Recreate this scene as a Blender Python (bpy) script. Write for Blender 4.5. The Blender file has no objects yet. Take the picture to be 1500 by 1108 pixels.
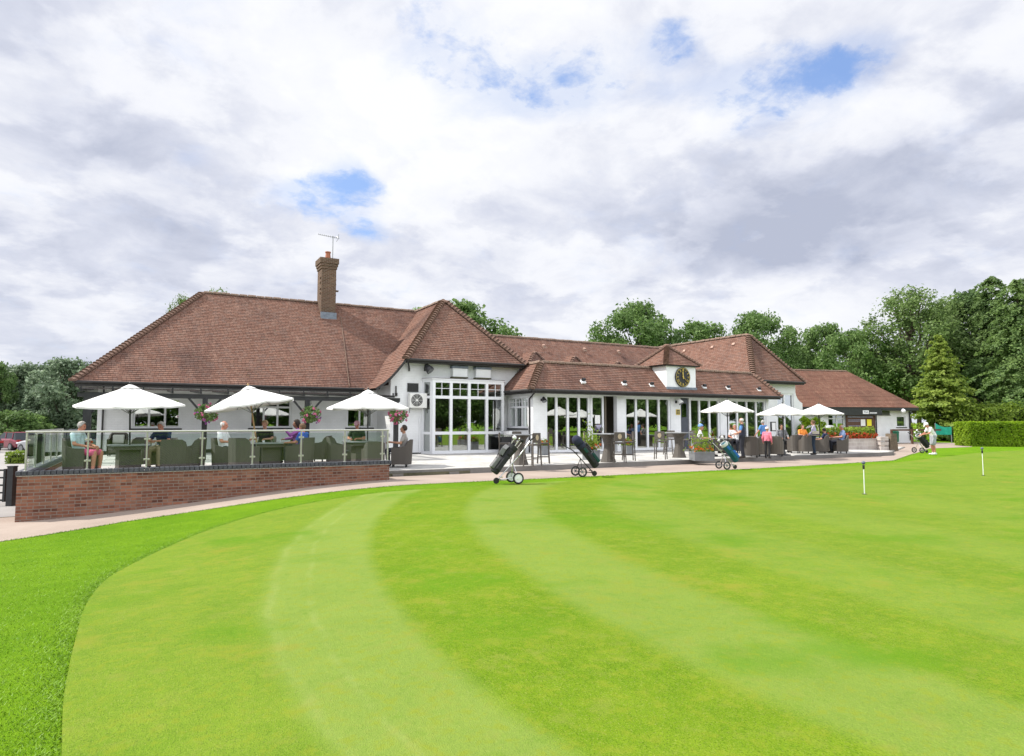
import bpy, bmesh, math, random
import numpy as np
from mathutils import Vector, Matrix, Euler
R = math.radians
sc = bpy.context.scene
COL = sc.collection
# ------------------------------------------------------------------ frame
# world axes: x runs along the clubhouse front, y runs away from the viewer into the building, z up
F, HY, CZ = 950.0, 620.0, 1.65
TILT = math.atan((HY-554)/F)
YAW = math.atan(F/1681.0)
U = (math.cos(YAW), math.sin(YAW)); V = (-math.sin(YAW), math.cos(YAW))
def ray(px, py):
    a = (px-750)/F; b = (554-py)/F
    X, Y, Z = a, math.cos(TILT)-b*math.sin(TILT), math.sin(TILT)+b*math.cos(TILT)
    return X*U[0]+Y*U[1], X*V[0]+Y*V[1], Z
def on_y(px, py, y):            # where a sight line meets the plane y = const -> x, z
    r = ray(px, py); k = y/r[1]
    return k*r[0], CZ+k*r[2]
def on_z(px, py, z):            # where a sight line meets the height z -> x, y
    r = ray(px, py); k = (z-CZ)/r[2]
    return k*r[0], k*r[1]
def at_depth(px, py, D):        # a point at camera depth D -> x, y, z
    r = ray(px, py); k = D/(r[0]*U[1]+r[1]*V[1])
    return k*r[0], k*r[1], CZ+k*r[2]
def smooth(t):
    t = max(0.0, min(1.0, t)); return t*t*(3-2*t)
def terrain(x, y):
    z = -0.58*smooth((6.5-x)/9.6)*smooth((y-4)/11)
    z += 0.30*smooth((x-38)/18)*smooth((y-20)/15)
    z += 0.03*math.sin(x*0.21+1)*smooth(1-abs(y-8)/8)*smooth((x+4)/10)
    return z
def terrace_z(x, y):
    if x < 6.3: return 0.31
    return 0.172-0.036*smooth((y-19.3)/8)
def place(px, py, fn):
    z = 0.1
    for _ in range(12):
        x, y = on_z(px, py, z); z = fn(x, y)
    return x, y, z
# ------------------------------------------------------------------ mesh helper
class MB:
    def __init__(s): s.v = []; s.f = []; s.m = []; s.uv = {}
    def face(s, pts, m=0, uv=None):
        n = len(s.v); s.v += [tuple(p) for p in pts]
        s.f.append(tuple(range(n, n+len(pts)))); s.m.append(m)
        if uv: s.uv[len(s.f)-1] = uv
    def box(s, x0, x1, y0, y1, z0, z1, m=0, M=None):
        c = [Vector((x, y, z)) for z in (z0, z1) for y in (y0, y1) for x in (x0, x1)]
        if M is not None: c = [M @ p for p in c]
        n = len(s.v); s.v += [tuple(p) for p in c]
        for q in ((0,2,3,1),(4,5,7,6),(0,1,5,4),(2,6,7,3),(0,4,6,2),(1,3,7,5)):
            s.f.append(tuple(n+i for i in q)); s.m.append(m)
    def cbox(s, c, size, rot=(0,0,0), m=0):
        a, b, d = (k/2 for k in size)
        s.box(-a, a, -b, b, -d, d, m, Matrix.Translation(c) @ Euler(rot).to_matrix().to_4x4())
    def bar(s, p, q, w, h=None, m=0):
        p, q = Vector(p), Vector(q); d = q-p; L = d.length
        if L < 1e-6: return
        z = d.normalized(); up = Vector((0,0,1)) if abs(z.z) < 0.95 else Vector((0,1,0))
        x = up.cross(z).normalized(); y = z.cross(x)
        M = Matrix((x, y, z)).transposed().to_4x4(); M.translation = p
        h = h or w
        s.box(-w/2, w/2, -h/2, h/2, 0, L, m, M)
    def tube(s, pts, r, n=8, m=0, cap=True, flat=1.0):
        pts = [Vector(p) for p in pts]
        rr = r if isinstance(r, (list, tuple)) else [r]*len(pts)
        base = len(s.v); px = None
        for i, p in enumerate(pts):
            d = (pts[min(i+1, len(pts)-1)]-pts[max(i-1, 0)]).normalized()
            if px is None:
                up = Vector((0,0,1)) if abs(d.z) < 0.9 else Vector((1,0,0))
                x = up.cross(d).normalized()
            else: x = (px-d*px.dot(d)).normalized()
            y = d.cross(x); px = x
            for k in range(n):
                a = 2*math.pi*k/n
                s.v.append(tuple(p+x*(math.cos(a)*rr[i])+y*(math.sin(a)*rr[i]*flat)))
        for i in range(len(pts)-1):
            for k in range(n):
                a = base+i*n+k; b = base+i*n+(k+1) % n
                s.f.append((a, b, b+n, a+n)); s.m.append(m)
        if cap:
            s.f.append(tuple(base+k for k in range(n-1, -1, -1))); s.m.append(m)
            e = base+(len(pts)-1)*n
            s.f.append(tuple(e+k for k in range(n))); s.m.append(m)
    def lathe(s, prof, n=16, c=(0,0,0), m=0, M=None, cap=True):
        base = len(s.v)
        for r, z in prof:
            for k in range(n):
                a = 2*math.pi*k/n; p = Vector((c[0]+r*math.cos(a), c[1]+r*math.sin(a), c[2]+z))
                s.v.append(tuple(M @ p if M is not None else p))
        for i in range(len(prof)-1):
            for k in range(n):
                a = base+i*n+k; b = base+i*n+(k+1) % n
                s.f.append((a, b, b+n, a+n)); s.m.append(m)
        if cap:
            s.f.append(tuple(base+k for k in range(n-1, -1, -1))); s.m.append(m)
            e = base+(len(prof)-1)*n
            s.f.append(tuple(e+k for k in range(n))); s.m.append(m)
    def ball(s, c, r, n=10, m=0, sc_=(1,1,1)):
        prof = [(max(1e-3, math.sin(math.pi*i/n))*r, -math.cos(math.pi*i/n)*r) for i in range(n+1)]
        M = Matrix.Translation(c) @ Matrix.Diagonal((*sc_, 1))
        s.lathe(prof, n+2, m=m, M=M)
    def prism(s, poly, axis, a, b, m=0):
        # poly: 2D outline (counter-clockwise) extruded along an axis; 'y': (x,z), 'x': (y,z), 'z': (x,y)
        def P(p, t): return {'y': (p[0], t, p[1]), 'x': (t, p[0], p[1]), 'z': (p[0], p[1], t)}[axis]
        n = len(poly)
        s.face([P(p, a) for p in poly], m); s.face([P(p, b) for p in reversed(poly)], m)
        for i in range(n):
            p, q = poly[i], poly[(i+1) % n]
            s.face([P(p, b), P(q, b), P(q, a), P(p, a)], m)
    def build(s, name, mats, parent=None, smooth=False, fix=True, loc=None, rot=None, bevel=0):
        me = bpy.data.meshes.new(name); me.from_pydata(s.v, [], s.f)
        mats = mats if isinstance(mats, (list, tuple)) else [mats]
        for m in mats: me.materials.append(m)
        me.polygons.foreach_set('material_index', s.m)
        if s.uv:
            L = me.uv_layers.new(name='UVMap')
            for fi, uvs in s.uv.items():
                st = me.polygons[fi].loop_start
                for k, c in enumerate(uvs): L.data[st+k].uv = c
        if fix and not s.uv:
            bm = bmesh.new(); bm.from_mesh(me)
            bmesh.ops.recalc_face_normals(bm, faces=bm.faces); bm.to_mesh(me); bm.free()
        if smooth: me.polygons.foreach_set('use_smooth', [True]*len(me.polygons))
        me.update()
        return link(name, me, parent, loc, rot, bevel)
def link(name, me, parent=None, loc=None, rot=None, bevel=0):
    o = bpy.data.objects.new(name, me); COL.objects.link(o)
    if parent is not None: o.parent = parent
    if loc is not None: o.location = loc
    if rot is not None: o.rotation_euler = rot
    if bevel:
        b = o.modifiers.new('bevel', 'BEVEL'); b.width = bevel; b.segments = 2; b.limit_method = 'ANGLE'
    return o
def tag(o, label, cat, group=None, kind=None):
    o['label'] = label; o['category'] = cat
    if group: o['group'] = group
    if kind: o['kind'] = kind
    return o
def thing(name, label, cat, loc=(0,0,0), rz=0.0, group=None):
    o = bpy.data.objects.new(name, None); COL.objects.link(o); o.empty_display_size = 0.2
    o.location = loc; o.rotation_euler = (0, 0, rz)
    return tag(o, label, cat, group)
def structure(o): o['kind'] = 'structure'; return o
def copy_tree(o, parent=None):
    c = o.copy(); COL.objects.link(c)
    if parent is not None: c.parent = parent
    for ch in [k for k in KIDS.get(o.name, [])]: copy_tree(ch, c)
    return c
KIDS = {}
def remember(root):           # children lists, read once so that copies cost nothing
    for ob in [root]+list(root.children_recursive): KIDS[ob.name] = list(ob.children)
def dup(root, label, loc, rz=0.0, scale=None, group=None):
    c = copy_tree(root); c.location = loc; c.rotation_euler = (0, 0, rz); c['label'] = label
    if scale: c.scale = (scale,)*3 if not isinstance(scale, tuple) else scale
    if group: c['group'] = group
    return c
# ------------------------------------------------------------------ materials
class NT:
    def __init__(s, t): s.t = t
    def n(s, ty, **kw):
        nd = s.t.nodes.new(ty)
        for k, v in kw.items():
            if k.startswith('i_'):
                key = k[2:]; key = int(key) if key.isdigit() else key.replace('_', ' ')
                if isinstance(v, bpy.types.NodeSocket): s.t.links.new(v, nd.inputs[key])
                else: nd.inputs[key].default_value = v
            else: setattr(nd, k, v)
        return nd
    def link(s, a, b): s.t.links.new(a, b)
    def math(s, op, a, b=0.0, c=0.0, clamp=False):
        nd = s.t.nodes.new('ShaderNodeMath'); nd.operation = op; nd.use_clamp = clamp
        for i, v in enumerate((a, b, c)):
            if isinstance(v, bpy.types.NodeSocket): s.t.links.new(v, nd.inputs[i])
            else: nd.inputs[i].default_value = v
        return nd.outputs[0]
    def mix(s, fac, a, b, blend='MIX'):
        nd = s.t.nodes.new('ShaderNodeMix'); nd.data_type = 'RGBA'; nd.blend_type = blend
        for i, v in ((0, fac), (6, a), (7, b)):
            if isinstance(v, bpy.types.NodeSocket): s.t.links.new(v, nd.inputs[i])
            else: nd.inputs[i].default_value = v if i == 0 else (*v[:3], 1)
        return nd.outputs[2]
    def noise(s, vec, scale, detail=4, rough=0.55, dist=0.0):
        nd = s.n('ShaderNodeTexNoise', i_Scale=scale, i_Detail=detail, i_Roughness=rough, i_Distortion=dist)
        if vec is not None: s.link(vec, nd.inputs['Vector'])
        return nd.outputs[0]
    def ramp(s, fac, stops, interp='LINEAR'):
        nd = s.n('ShaderNodeValToRGB', i_Fac=fac); r = nd.color_ramp; r.interpolation = interp
        while len(r.elements) < len(stops): r.elements.new(0.5)
        for e, (p, c) in zip(r.elements, stops):
            e.position = p; e.color = (*c, 1) if isinstance(c, (tuple, list)) else (c, c, c, 1)
        return nd.outputs[0]
    def rng(s, v, a, b, c=0.0, d=1.0):
        nd = s.n('ShaderNodeMapRange', i_Value=v, i_1=a, i_2=b, i_3=c, i_4=d); nd.interpolation_type = 'SMOOTHSTEP'
        return nd.outputs[0]
    def bump(s, h, strength=0.3, dist=0.01):
        return s.n('ShaderNodeBump', i_Height=h, i_Strength=strength, i_Distance=dist).outputs[0]
def new_mat(name):
    m = bpy.data.materials.new(name); m.use_nodes = True
    t = m.node_tree; t.nodes.clear(); N = NT(t)
    out = N.n('ShaderNodeOutputMaterial'); b = N.n('ShaderNodeBsdfPrincipled')
    N.link(b.outputs[0], out.inputs[0])
    return m, N, b, out
def setv(N, b, **kw):
    for k, v in kw.items():
        s = b.inputs[k.replace('_', ' ')]
        if isinstance(v, bpy.types.NodeSocket): N.link(v, s)
        else: s.default_value = (*v[:3], 1) if isinstance(v, (tuple, list)) and len(v) == 3 and s.type == 'RGBA' else v
def pm(name, c, rough=0.6, var=0.15, scale=6.0, bump=0.0, bscale=60.0, metallic=0.0, spec=0.5, bdist=0.004):
    m, N, b, o = new_mat(name)
    oc = N.n('ShaderNodeTexCoord').outputs['Object']
    f = N.noise(oc, scale, 5)
    lo = tuple(k*(1-var) for k in c); hi = tuple(min(1, k*(1+var)) for k in c)
    setv(N, b, Base_Color=N.ramp(f, [(0.3, lo), (0.7, hi)]), Roughness=rough, Metallic=metallic, Specular_IOR_Level=spec)
    if bump: setv(N, b, Normal=N.bump(N.noise(oc, bscale, 3), bump, bdist))
    return m
M = {}
def brick_mat(name, cols, mortar, bw, bh, ms, paint=None, spread=1.0, bump=0.5, rough=0.85):
    m, N, b, o = new_mat(name)
    g = N.n('ShaderNodeTexCoord'); geo = N.n('ShaderNodeNewGeometry')
    sep = N.n('ShaderNodeSeparateXYZ', i_0=g.outputs['Object'])
    nn = N.n('ShaderNodeSeparateXYZ', i_0=geo.outputs['Normal'])
    sel = N.math('GREATER_THAN', N.math('ABSOLUTE', nn.outputs[0]), 0.7)
    hx = N.math('ADD', N.math('MULTIPLY', sep.outputs[0], N.math('SUBTRACT', 1.0, sel)), N.math('MULTIPLY', sep.outputs[1], sel))
    vec = N.n('ShaderNodeCombineXYZ', i_0=hx, i_1=sep.outputs[2]).outputs[0]
    br = N.n('ShaderNodeTexBrick', i_Vector=vec, i_Scale=1.0, i_Brick_Width=bw, i_Row_Height=bh, i_Mortar_Size=ms, i_Mortar_Smooth=0.2)
    br.offset = 0.5
    row = N.math('FLOOR', N.math('DIVIDE', sep.outputs[2], bh))
    col = N.math('FLOOR', N.math('ADD', N.math('DIVIDE', hx, bw), N.math('MULTIPLY', N.math('MODULO', N.math('ABSOLUTE', row), 2.0), 0.5)))
    wn = N.n('ShaderNodeTexWhiteNoise', noise_dimensions='2D', i_Vector=N.n('ShaderNodeCombineXYZ', i_0=col, i_1=row).outputs[0])
    big = N.noise(g.outputs['Object'], 1.3, 5)
    c = N.ramp(wn.outputs[0], [(i/(len(cols)-1), k) for i, k in enumerate(cols)])
    c = N.mix(N.math('MULTIPLY', N.rng(big, 0.35, 0.7), 0.45), c, tuple(k*0.55 for k in cols[0]))
    fin = N.mix(br.outputs['Fac'], c, mortar)
    if paint: fin = N.mix(N.math('MULTIPLY', br.outputs['Fac'], 0.10), N.ramp(big, [(0.25, tuple(k*0.84 for k in paint)), (0.62, paint)]), tuple(k*0.6 for k in paint))
    h = N.math('ADD', N.math('MULTIPLY', br.outputs['Fac'], -1.0), N.math('MULTIPLY', N.noise(g.outputs['Object'], 40, 3), 0.4))
    setv(N, b, Base_Color=fin, Roughness=rough, Specular_IOR_Level=.2, Normal=N.bump(h, bump, 0.006))
    return m
M['white_brick'] = brick_mat('white_painted_brick', [(.8,.8,.8),(.8,.8,.8)], (.7,.7,.7), .225, .075, .012, paint=(.82,.83,.84), bump=0.45, rough=0.6)
M['red_brick'] = brick_mat('red_brick', [(.115,.048,.034),(.24,.098,.062),(.31,.14,.088),(.175,.072,.050),(.28,.145,.096),(.21,.095,.066)], (.22,.175,.145), .225, .075, .009)
M['chimney_brick'] = brick_mat('chimney_brick', [(.085,.046,.030),(.145,.080,.050),(.12,.064,.045),(.18,.108,.068)], (.19,.155,.12), .225, .075, .012)
M['blue_coping'] = pm('blue_brick_coping', (.060,.064,.078), .55, .35, 9)
M['mortar'] = pm('pale_mortar', (.42,.40,.37), .9, .1)
def tile_mat(name, cols, stain=(.05,.035,.035), moss=(.13,.12,.05)):
    m, N, b, o = new_mat(name)
    uv = N.n('ShaderNodeUVMap').outputs[0]; g = N.n('ShaderNodeTexCoord').outputs['Object']
    sep = N.n('ShaderNodeSeparateXYZ', i_0=uv)
    row = N.math('FLOOR', N.math('DIVIDE', sep.outputs[1], 0.13))
    off = N.n('ShaderNodeTexWhiteNoise', noise_dimensions='1D', i_W=row).outputs[0]
    tx = N.math('ADD', N.math('DIVIDE', sep.outputs[0], 0.17), N.math('MULTIPLY', off, 7.0))
    cell = N.math('FLOOR', tx); fr = N.math('FRACT', tx)
    wn = N.n('ShaderNodeTexWhiteNoise', noise_dimensions='2D', i_Vector=N.n('ShaderNodeCombineXYZ', i_0=cell, i_1=row).outputs[0]).outputs[0]
    c = N.ramp(wn, [(i/(len(cols)-1), k) for i, k in enumerate(cols)])
    st = N.n('ShaderNodeMapping', i_Vector=uv); st.inputs['Scale'].default_value = (1.0, 0.35, 1)
    big = N.noise(st.outputs[0], 0.55, 7, 0.62, 0.3)
    c = N.mix(N.math('MULTIPLY', N.rng(big, 0.47, 0.70), 0.45), c, stain)
    mid = N.noise(st.outputs[0], 2.6, 4)
    c = N.mix(N.math('MULTIPLY', N.rng(mid, 0.55, 0.75), 0.40), c, tuple(min(1, k*1.5) for k in cols[-1]))
    ms = N.noise(uv, 5.0, 4)
    c = N.mix(N.math('MULTIPLY', N.rng(ms, 0.64, 0.72), 0.45), c, moss)
    gap = N.math('LESS_THAN', N.math('MINIMUM', fr, N.math('SUBTRACT', 1.0, fr)), 0.045)
    c = N.mix(N.math('MULTIPLY', gap, 0.55), c, (.02,.013,.012))
    h = N.math('ADD', N.math('MULTIPLY', wn, 0.6), N.math('MULTIPLY', gap, -0.8))
    setv(N, b, Base_Color=c, Roughness=0.9, Specular_IOR_Level=.12, Normal=N.bump(h, 0.5, 0.012))
    return m
M['tile'] = tile_mat('clay_tiles', [(.160,.086,.064),(.194,.105,.079),(.218,.120,.089),(.186,.115,.093),(.234,.138,.105)])
M['tile_shop'] = tile_mat('brown_tiles', [(.17,.082,.060),(.21,.105,.075),(.19,.10,.075),(.23,.125,.088)], stain=(.085,.05,.04))
M['ridge'] = pm('weathered_ridge_tile', (.185,.125,.092), .9, .45, 14, .3, 40)
M['bonnet'] = pm('bonnet_tile', (.165,.098,.072), .9, .5, 12)
M['pvc'] = pm('white_window_frame', (.78,.79,.81), .35, .03)
M['white_paint'] = pm('white_panel', (.80,.81,.82), .5, .05, 3)
M['black'] = pm('black_painted_timber', (.016,.017,.019), .45, .3, 8)
M['soffit'] = pm('dark_soffit', (.03,.028,.027), .7, .2)
M['lead'] = pm('lead_flashing', (.16,.19,.235), .55, .25, 8)
M['steel'] = pm('brushed_steel', (.52,.52,.47), .33, .08, 20, metallic=0.7)
M['chrome'] = pm('bright_metal', (.62,.62,.63), .25, .08, 20, metallic=0.9)
M['grey_metal'] = pm('grey_metal', (.24,.25,.26), .45, .15, 10, metallic=0.4)
M['dark_metal'] = pm('black_metal', (.02,.02,.022), .4, .2, 10)
M['canvas'] = pm('off_white_canvas', (.70,.69,.675), .85, .04, 2.0, .15, 160)
M['aluminium'] = pm('painted_metal_unit', (.74,.74,.71), .45, .05)
M['rubber'] = pm('rubber', (.018,.018,.018), .8, .2)
M['terracotta'] = pm('terracotta_pot', (.33,.12,.07), .8, .2)
M['gold'] = pm('gold_leaf_paint', (.62,.47,.10), .4, .1)
M['clock_black'] = pm('clock_face_black', (.012,.012,.014), .4, .1)
M['planter_grey'] = pm('grey_planter', (.17,.18,.19), .6, .12, 5)
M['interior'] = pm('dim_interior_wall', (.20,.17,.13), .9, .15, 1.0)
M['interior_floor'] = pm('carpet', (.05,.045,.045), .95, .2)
M['curtain'] = pm('pale_curtain', (.42,.47,.43), .9, .08, 3)
M['polycarb'] = pm('grey_roof_sheet', (.30,.33,.36), .25, .1, 2)
M['sleeper'] = pm('weathered_timber', (.13,.10,.07), .9, .35, 7, .5, 30)
M['brown_board'] = pm('brown_sign_board', (.095,.042,.025), .6, .2, 5)
M['paper'] = pm('white_paper', (.80,.80,.78), .8, .02)
M['yellow_paper'] = pm('yellow_paper', (.80,.70,.03), .7, .04)
M['teal'] = pm('teal_netting', (.015,.36,.24), .8, .2, 4)
M['green_bin'] = pm('green_plastic', (.01,.14,.075), .5, .15)
M['pink_stone'] = brick_mat('pale_stone_blocks', [(.46,.40,.36),(.52,.46,.43),(.42,.36,.33)], (.55,.52,.48), .44, .22, .012, bump=.3)
def wicker_mat(name, c):
    m, N, b, o = new_mat(name)
    oc = N.n('ShaderNodeTexCoord').outputs['Object']
    w = N.n('ShaderNodeTexWave', i_Vector=oc, i_Scale=16.0, i_Distortion=1.5, i_Detail=2.0, bands_direction='Z').outputs[1]
    w2 = N.n('ShaderNodeTexWave', i_Vector=oc, i_Scale=10.0, i_Distortion=1.0, bands_direction='DIAGONAL').outputs[1]
    f = N.math('ADD', N.math('MULTIPLY', w, 0.6), N.math('MULTIPLY', w2, 0.4))
    n = N.noise(oc, 9, 4)
    col = N.mix(f, tuple(k*0.45 for k in c), tuple(k*1.25 for k in c))
    col = N.mix(N.math('MULTIPLY', n, 0.5), col, tuple(k*0.8 for k in (c[0]*1.1, c[1], c[2]*0.8)))
    setv(N, b, Base_Color=col, Roughness=0.6, Normal=N.bump(f, 0.7, 0.012))
    return m
M['wicker'] = wicker_mat('grey_brown_wicker', (.095,.083,.073))
M['wicker_sunlit'] = wicker_mat('sunlit_wicker', (.135,.12,.10))  # paler copy of the wicker: light on the chair backs put into the colour
M['cushion'] = pm('cream_cushion', (.60,.58,.52), .95, .08, 6, .2, 40)
M['cushion_dark'] = pm('charcoal_cushion', (.05,.052,.058), .95, .15, 6, .2, 40)
def glass_mat(name, tint, base, ior, rough=0.0, refl=(1,1,1)):
    m = bpy.data.materials.new(name); m.use_nodes = True; t = m.node_tree; t.nodes.clear(); N = NT(t)
    out = N.n('ShaderNodeOutputMaterial')
    oc = N.n('ShaderNodeTexCoord').outputs['Object']
    nrm = N.bump(N.noise(oc, 1.1, 2), 0.05, 0.02)
    tr = N.n('ShaderNodeBsdfTransparent', i_Color=(*tint, 1)); gl = N.n('ShaderNodeBsdfGlossy', i_Color=(*refl, 1), i_Roughness=rough, i_Normal=nrm)
    fr = N.n('ShaderNodeFresnel', i_IOR=ior).outputs[0]
    fac = N.math('ADD', fr, base, clamp=True)
    mx = N.n('ShaderNodeMixShader', i_0=fac); N.link(tr.outputs[0], mx.inputs[1]); N.link(gl.outputs[0], mx.inputs[2])
    N.link(mx.outputs[0], out.inputs[0])
    return m
M['window_glass'] = glass_mat('window_glass', (.60,.63,.61), .34, 1.5, refl=(.92,.97,.95))
M['rail_glass'] = glass_mat('balustrade_glass', (.86,.91,.89), .0, 1.38)
M['car_glass'] = pm('car_glass', (.03,.035,.04), .08, .1)
def leaf_mat(name, lo, hi, trans=0.35):
    m, N, b, o = new_mat(name)
    g = N.n('ShaderNodeNewGeometry').outputs['Random Per Island']
    oi = N.n('ShaderNodeObjectInfo').outputs['Random']
    oc = N.n('ShaderNodeTexCoord').outputs['Object']
    f = N.math('ADD', N.math('MULTIPLY', g, 0.55), N.math('MULTIPLY', N.rng(N.noise(oc, 0.5, 3), .3, .7), 0.45))
    c = N.ramp(f, [(0.1, lo), (0.9, hi)])
    c = N.mix(N.math('MULTIPLY', oi, 0.25), c, tuple(k*0.6 for k in lo))
    setv(N, b, Base_Color=c, Roughness=0.6, Specular_IOR_Level=0.35)
    tl = N.n('ShaderNodeBsdfTranslucent', i_Color=c)
    mx = N.n('ShaderNodeMixShader', i_0=trans); N.link(b.outputs[0], mx.inputs[1]); N.link(tl.outputs[0], mx.inputs[2])
    N.link(mx.outputs[0], o.inputs[0])
    return m
M['leaf'] = leaf_mat('leaf_mid_green', (.075,.150,.038), (.230,.350,.110), .45)
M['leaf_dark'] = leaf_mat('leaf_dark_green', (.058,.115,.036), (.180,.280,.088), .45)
M['leaf_silver'] = leaf_mat('leaf_silver_green', (.075,.125,.065), (.270,.355,.225), .35)
M['leaf_olive'] = leaf_mat('leaf_olive_green', (.092,.160,.042), (.245,.345,.115), .45)
M['leaf_lime'] = leaf_mat('leaf_lime_green', (.115,.190,.018), (.300,.400,.050), .45)
M['leaf_hedge'] = leaf_mat('leaf_hedge', (.150,.275,.008), (.400,.570,.030), .5)
M['needle'] = leaf_mat('needle_green', (.085,.155,.048), (.235,.345,.105), .42)
M['cypress'] = leaf_mat('cypress_green', (.130,.215,.030), (.380,.470,.085), .45)
M['bark'] = pm('bark', (.085,.065,.048), .95, .4, 4, .8, 12, bdist=.03)
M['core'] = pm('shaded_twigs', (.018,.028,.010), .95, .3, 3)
M['pink_flower'] = leaf_mat('pink_flower', (.50,.06,.20), (.80,.24,.42))
M['purple_flower'] = leaf_mat('purple_flower', (.22,.05,.28), (.45,.14,.45))
M['red_flower'] = leaf_mat('red_flower', (.45,.035,.015), (.75,.13,.04))
M['orange_flower'] = leaf_mat('orange_flower', (.62,.10,.02), (.85,.26,.04))
def fabric(name, c): 
    if name not in M: M[name] = pm(name, c, .9, .12, 9, .3, 30, bdist=.01)
    return M[name]
def grass_mat(name, dark, light, straw):
    m, N, b, o = new_mat(name)
    p = N.n('ShaderNodeTexCoord').outputs['Object']
    st = N.n('ShaderNodeMapping', i_Vector=p); st.inputs['Scale'].default_value = (1.0, 0.55, 1)
    n0 = N.noise(p, 0.35, 4, .6); n1 = N.noise(p, 2.2, 5, .65); n2 = N.noise(st.outputs[0], 34, 4, .7); n3 = N.noise(st.outputs[0], 160, 2, .6)
    f = N.math('ADD', N.math('MULTIPLY', n0, .22), N.math('MULTIPLY', n1, .26))
    f = N.math('ADD', f, N.math('ADD', N.math('MULTIPLY', n2, .28), N.math('MULTIPLY', n3, .24)))
    c = N.ramp(f, [(0.40, dark), (0.60, light)])
    n4 = N.noise(st.outputs[0], 95, 3, .75)
    c = N.mix(N.math('MULTIPLY', N.rng(n4, .53, .72), .62), c, straw)
    c = N.mix(N.math('MULTIPLY', N.rng(n3, .47, .30), .62), c, tuple(k*.35 for k in dark))
    return m, N, b, c, p, n1, n2, n3
m, N, b, c, p, n1, n2, n3 = grass_mat('lawn_grass', (.082,.200,.004), (.170,.308,.011), (.26,.34,.06))
setv(N, b, Base_Color=c, Roughness=.9, Specular_IOR_Level=.04, Normal=N.bump(N.math('ADD', n2, N.math('MULTIPLY', n3, .7)), .9, .03)); M['lawn'] = m
m, N, b, c, p, n1, n2, n3 = grass_mat('putting_grass', (.082,.165,.004), (.158,.240,.012), (.28,.29,.085))
at = N.n('ShaderNodeAttribute', attribute_name='mowing_pass').outputs['Fac']
wob = N.math('ADD', at, N.math('MULTIPLY', N.math('SUBTRACT', N.noise(p, .9, 4, .6), .5), .22))
edges = [1.38, 2.6, 4.2, 5.62, 7.0, 8.5, 10.0, 11.5, 13.0, 14.5]; lev = [.32, .92, .06, .78, .14, .50, .24, .50, .30, .46, .36]
stops = [(0.0, lev[0])]
for i_, e_ in enumerate(edges): w_ = .06+.016*e_; stops += [((e_-w_)/16, lev[i_]), ((e_+w_)/16, lev[i_+1])]
band = N.ramp(N.math('DIVIDE', wob, 16.0), stops)
c = N.mix(N.math('MULTIPLY', band, .62), c, N.mix(N.math('MULTIPLY', n1, .8), (.180,.252,.054), (.236,.302,.086)))
dry = N.math('MULTIPLY', N.rng(N.noise(p, 1.1, 6, .7), .50, .70), N.rng(N.noise(p, .16, 2), .40, .58))
c = N.mix(N.math('MULTIPLY', dry, .55), c, (.185,.215,.026))
lush = N.rng(N.noise(p, .5, 4, .6), .50, .70)
c = N.mix(N.math('MULTIPLY', lush, .45), c, (.072,.185,.006))
mot = N.noise(p, 8.0, 5, .7); mot2 = N.noise(p, 3.1, 5, .68)
c = N.mix(N.math('MULTIPLY', N.rng(mot, .50, .66), .55), c, (.185,.228,.020))
c = N.mix(N.math('MULTIPLY', N.rng(mot, .46, .30), .26), c, (.075,.17,.008))
c = N.mix(N.math('MULTIPLY', N.rng(mot2, .53, .70), .38), c, (.20,.225,.045))
wl = N.math('ADD', N.rng(N.math('ABSOLUTE', N.math('SUBTRACT', wob, 1.46)), .08, .0), N.rng(N.math('ABSOLUTE', N.math('SUBTRACT', wob, 1.83)), .06, .0))
c = N.mix(N.math('MULTIPLY', wl, N.rng(n1, .38, .62, .02, .13)), c, (.33,.36,.15))
dry = N.math('MULTIPLY', N.rng(N.noise(p, 1.1, 6, .7), .54, .72), N.rng(N.noise(p, .16, 2), .42, .60))
c = N.mix(N.math('MULTIPLY', dry, .55), c, (.215,.205,.03))
lush = N.rng(N.noise(p, .5, 4, .6), .52, .72)
c = N.mix(N.math('MULTIPLY', lush, .40), c, (.085,.20,.008))
setv(N, b, Base_Color=c, Roughness=.9, Specular_IOR_Level=.04, Normal=N.bump(N.math('ADD', n2, N.math('MULTIPLY', n3, .8)), .6, .015)); M['green'] = m
def ground_mat(name, c1, c2, grit=60, slab=None):
    m, N, b, o = new_mat(name)
    p = N.n('ShaderNodeTexCoord').outputs['Object']
    f = N.math('ADD', N.math('MULTIPLY', N.noise(p, .7, 6, .65), .6), N.math('MULTIPLY', N.noise(p, grit, 3, .7), .4))
    c = N.ramp(f, [(.35, c1), (.65, c2)]); h = N.noise(p, grit, 3)
    if slab:
        br = N.n('ShaderNodeTexBrick', i_Vector=p, i_Scale=1.0, i_Brick_Width=slab, i_Row_Height=slab, i_Mortar_Size=.012)
        br.inputs['Color1'].default_value = (1,1,1,1); br.inputs['Color2'].default_value = (.80,.80,.80,1); br.inputs['Mortar'].default_value = (.45,.45,.45,1)
        c = N.mix(1.0, c, br.outputs[0], 'MULTIPLY')
    setv(N, b, Base_Color=c, Roughness=.9, Specular_IOR_Level=.15, Normal=N.bump(h, .35, .01)); return m
M['path'] = ground_mat('pinkish_tarmac', (.27,.215,.18), (.37,.305,.26), 90)
M['paving'] = ground_mat('pale_paving', (.42,.41,.39), (.56,.55,.52), 40, .6)
M['asphalt'] = ground_mat('car_park_asphalt', (.26,.25,.245), (.36,.345,.33), 50)
M['kerb'] = ground_mat('grey_kerb', (.13,.125,.12), (.24,.23,.215), 30)
M['moss_riser'] = ground_mat('mossy_riser', (.055,.055,.035), (.16,.15,.10), 14)
SUN, SKY, EXPO, BACK_FILL = 4.3, 0.72, 0.5, 1.0
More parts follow.
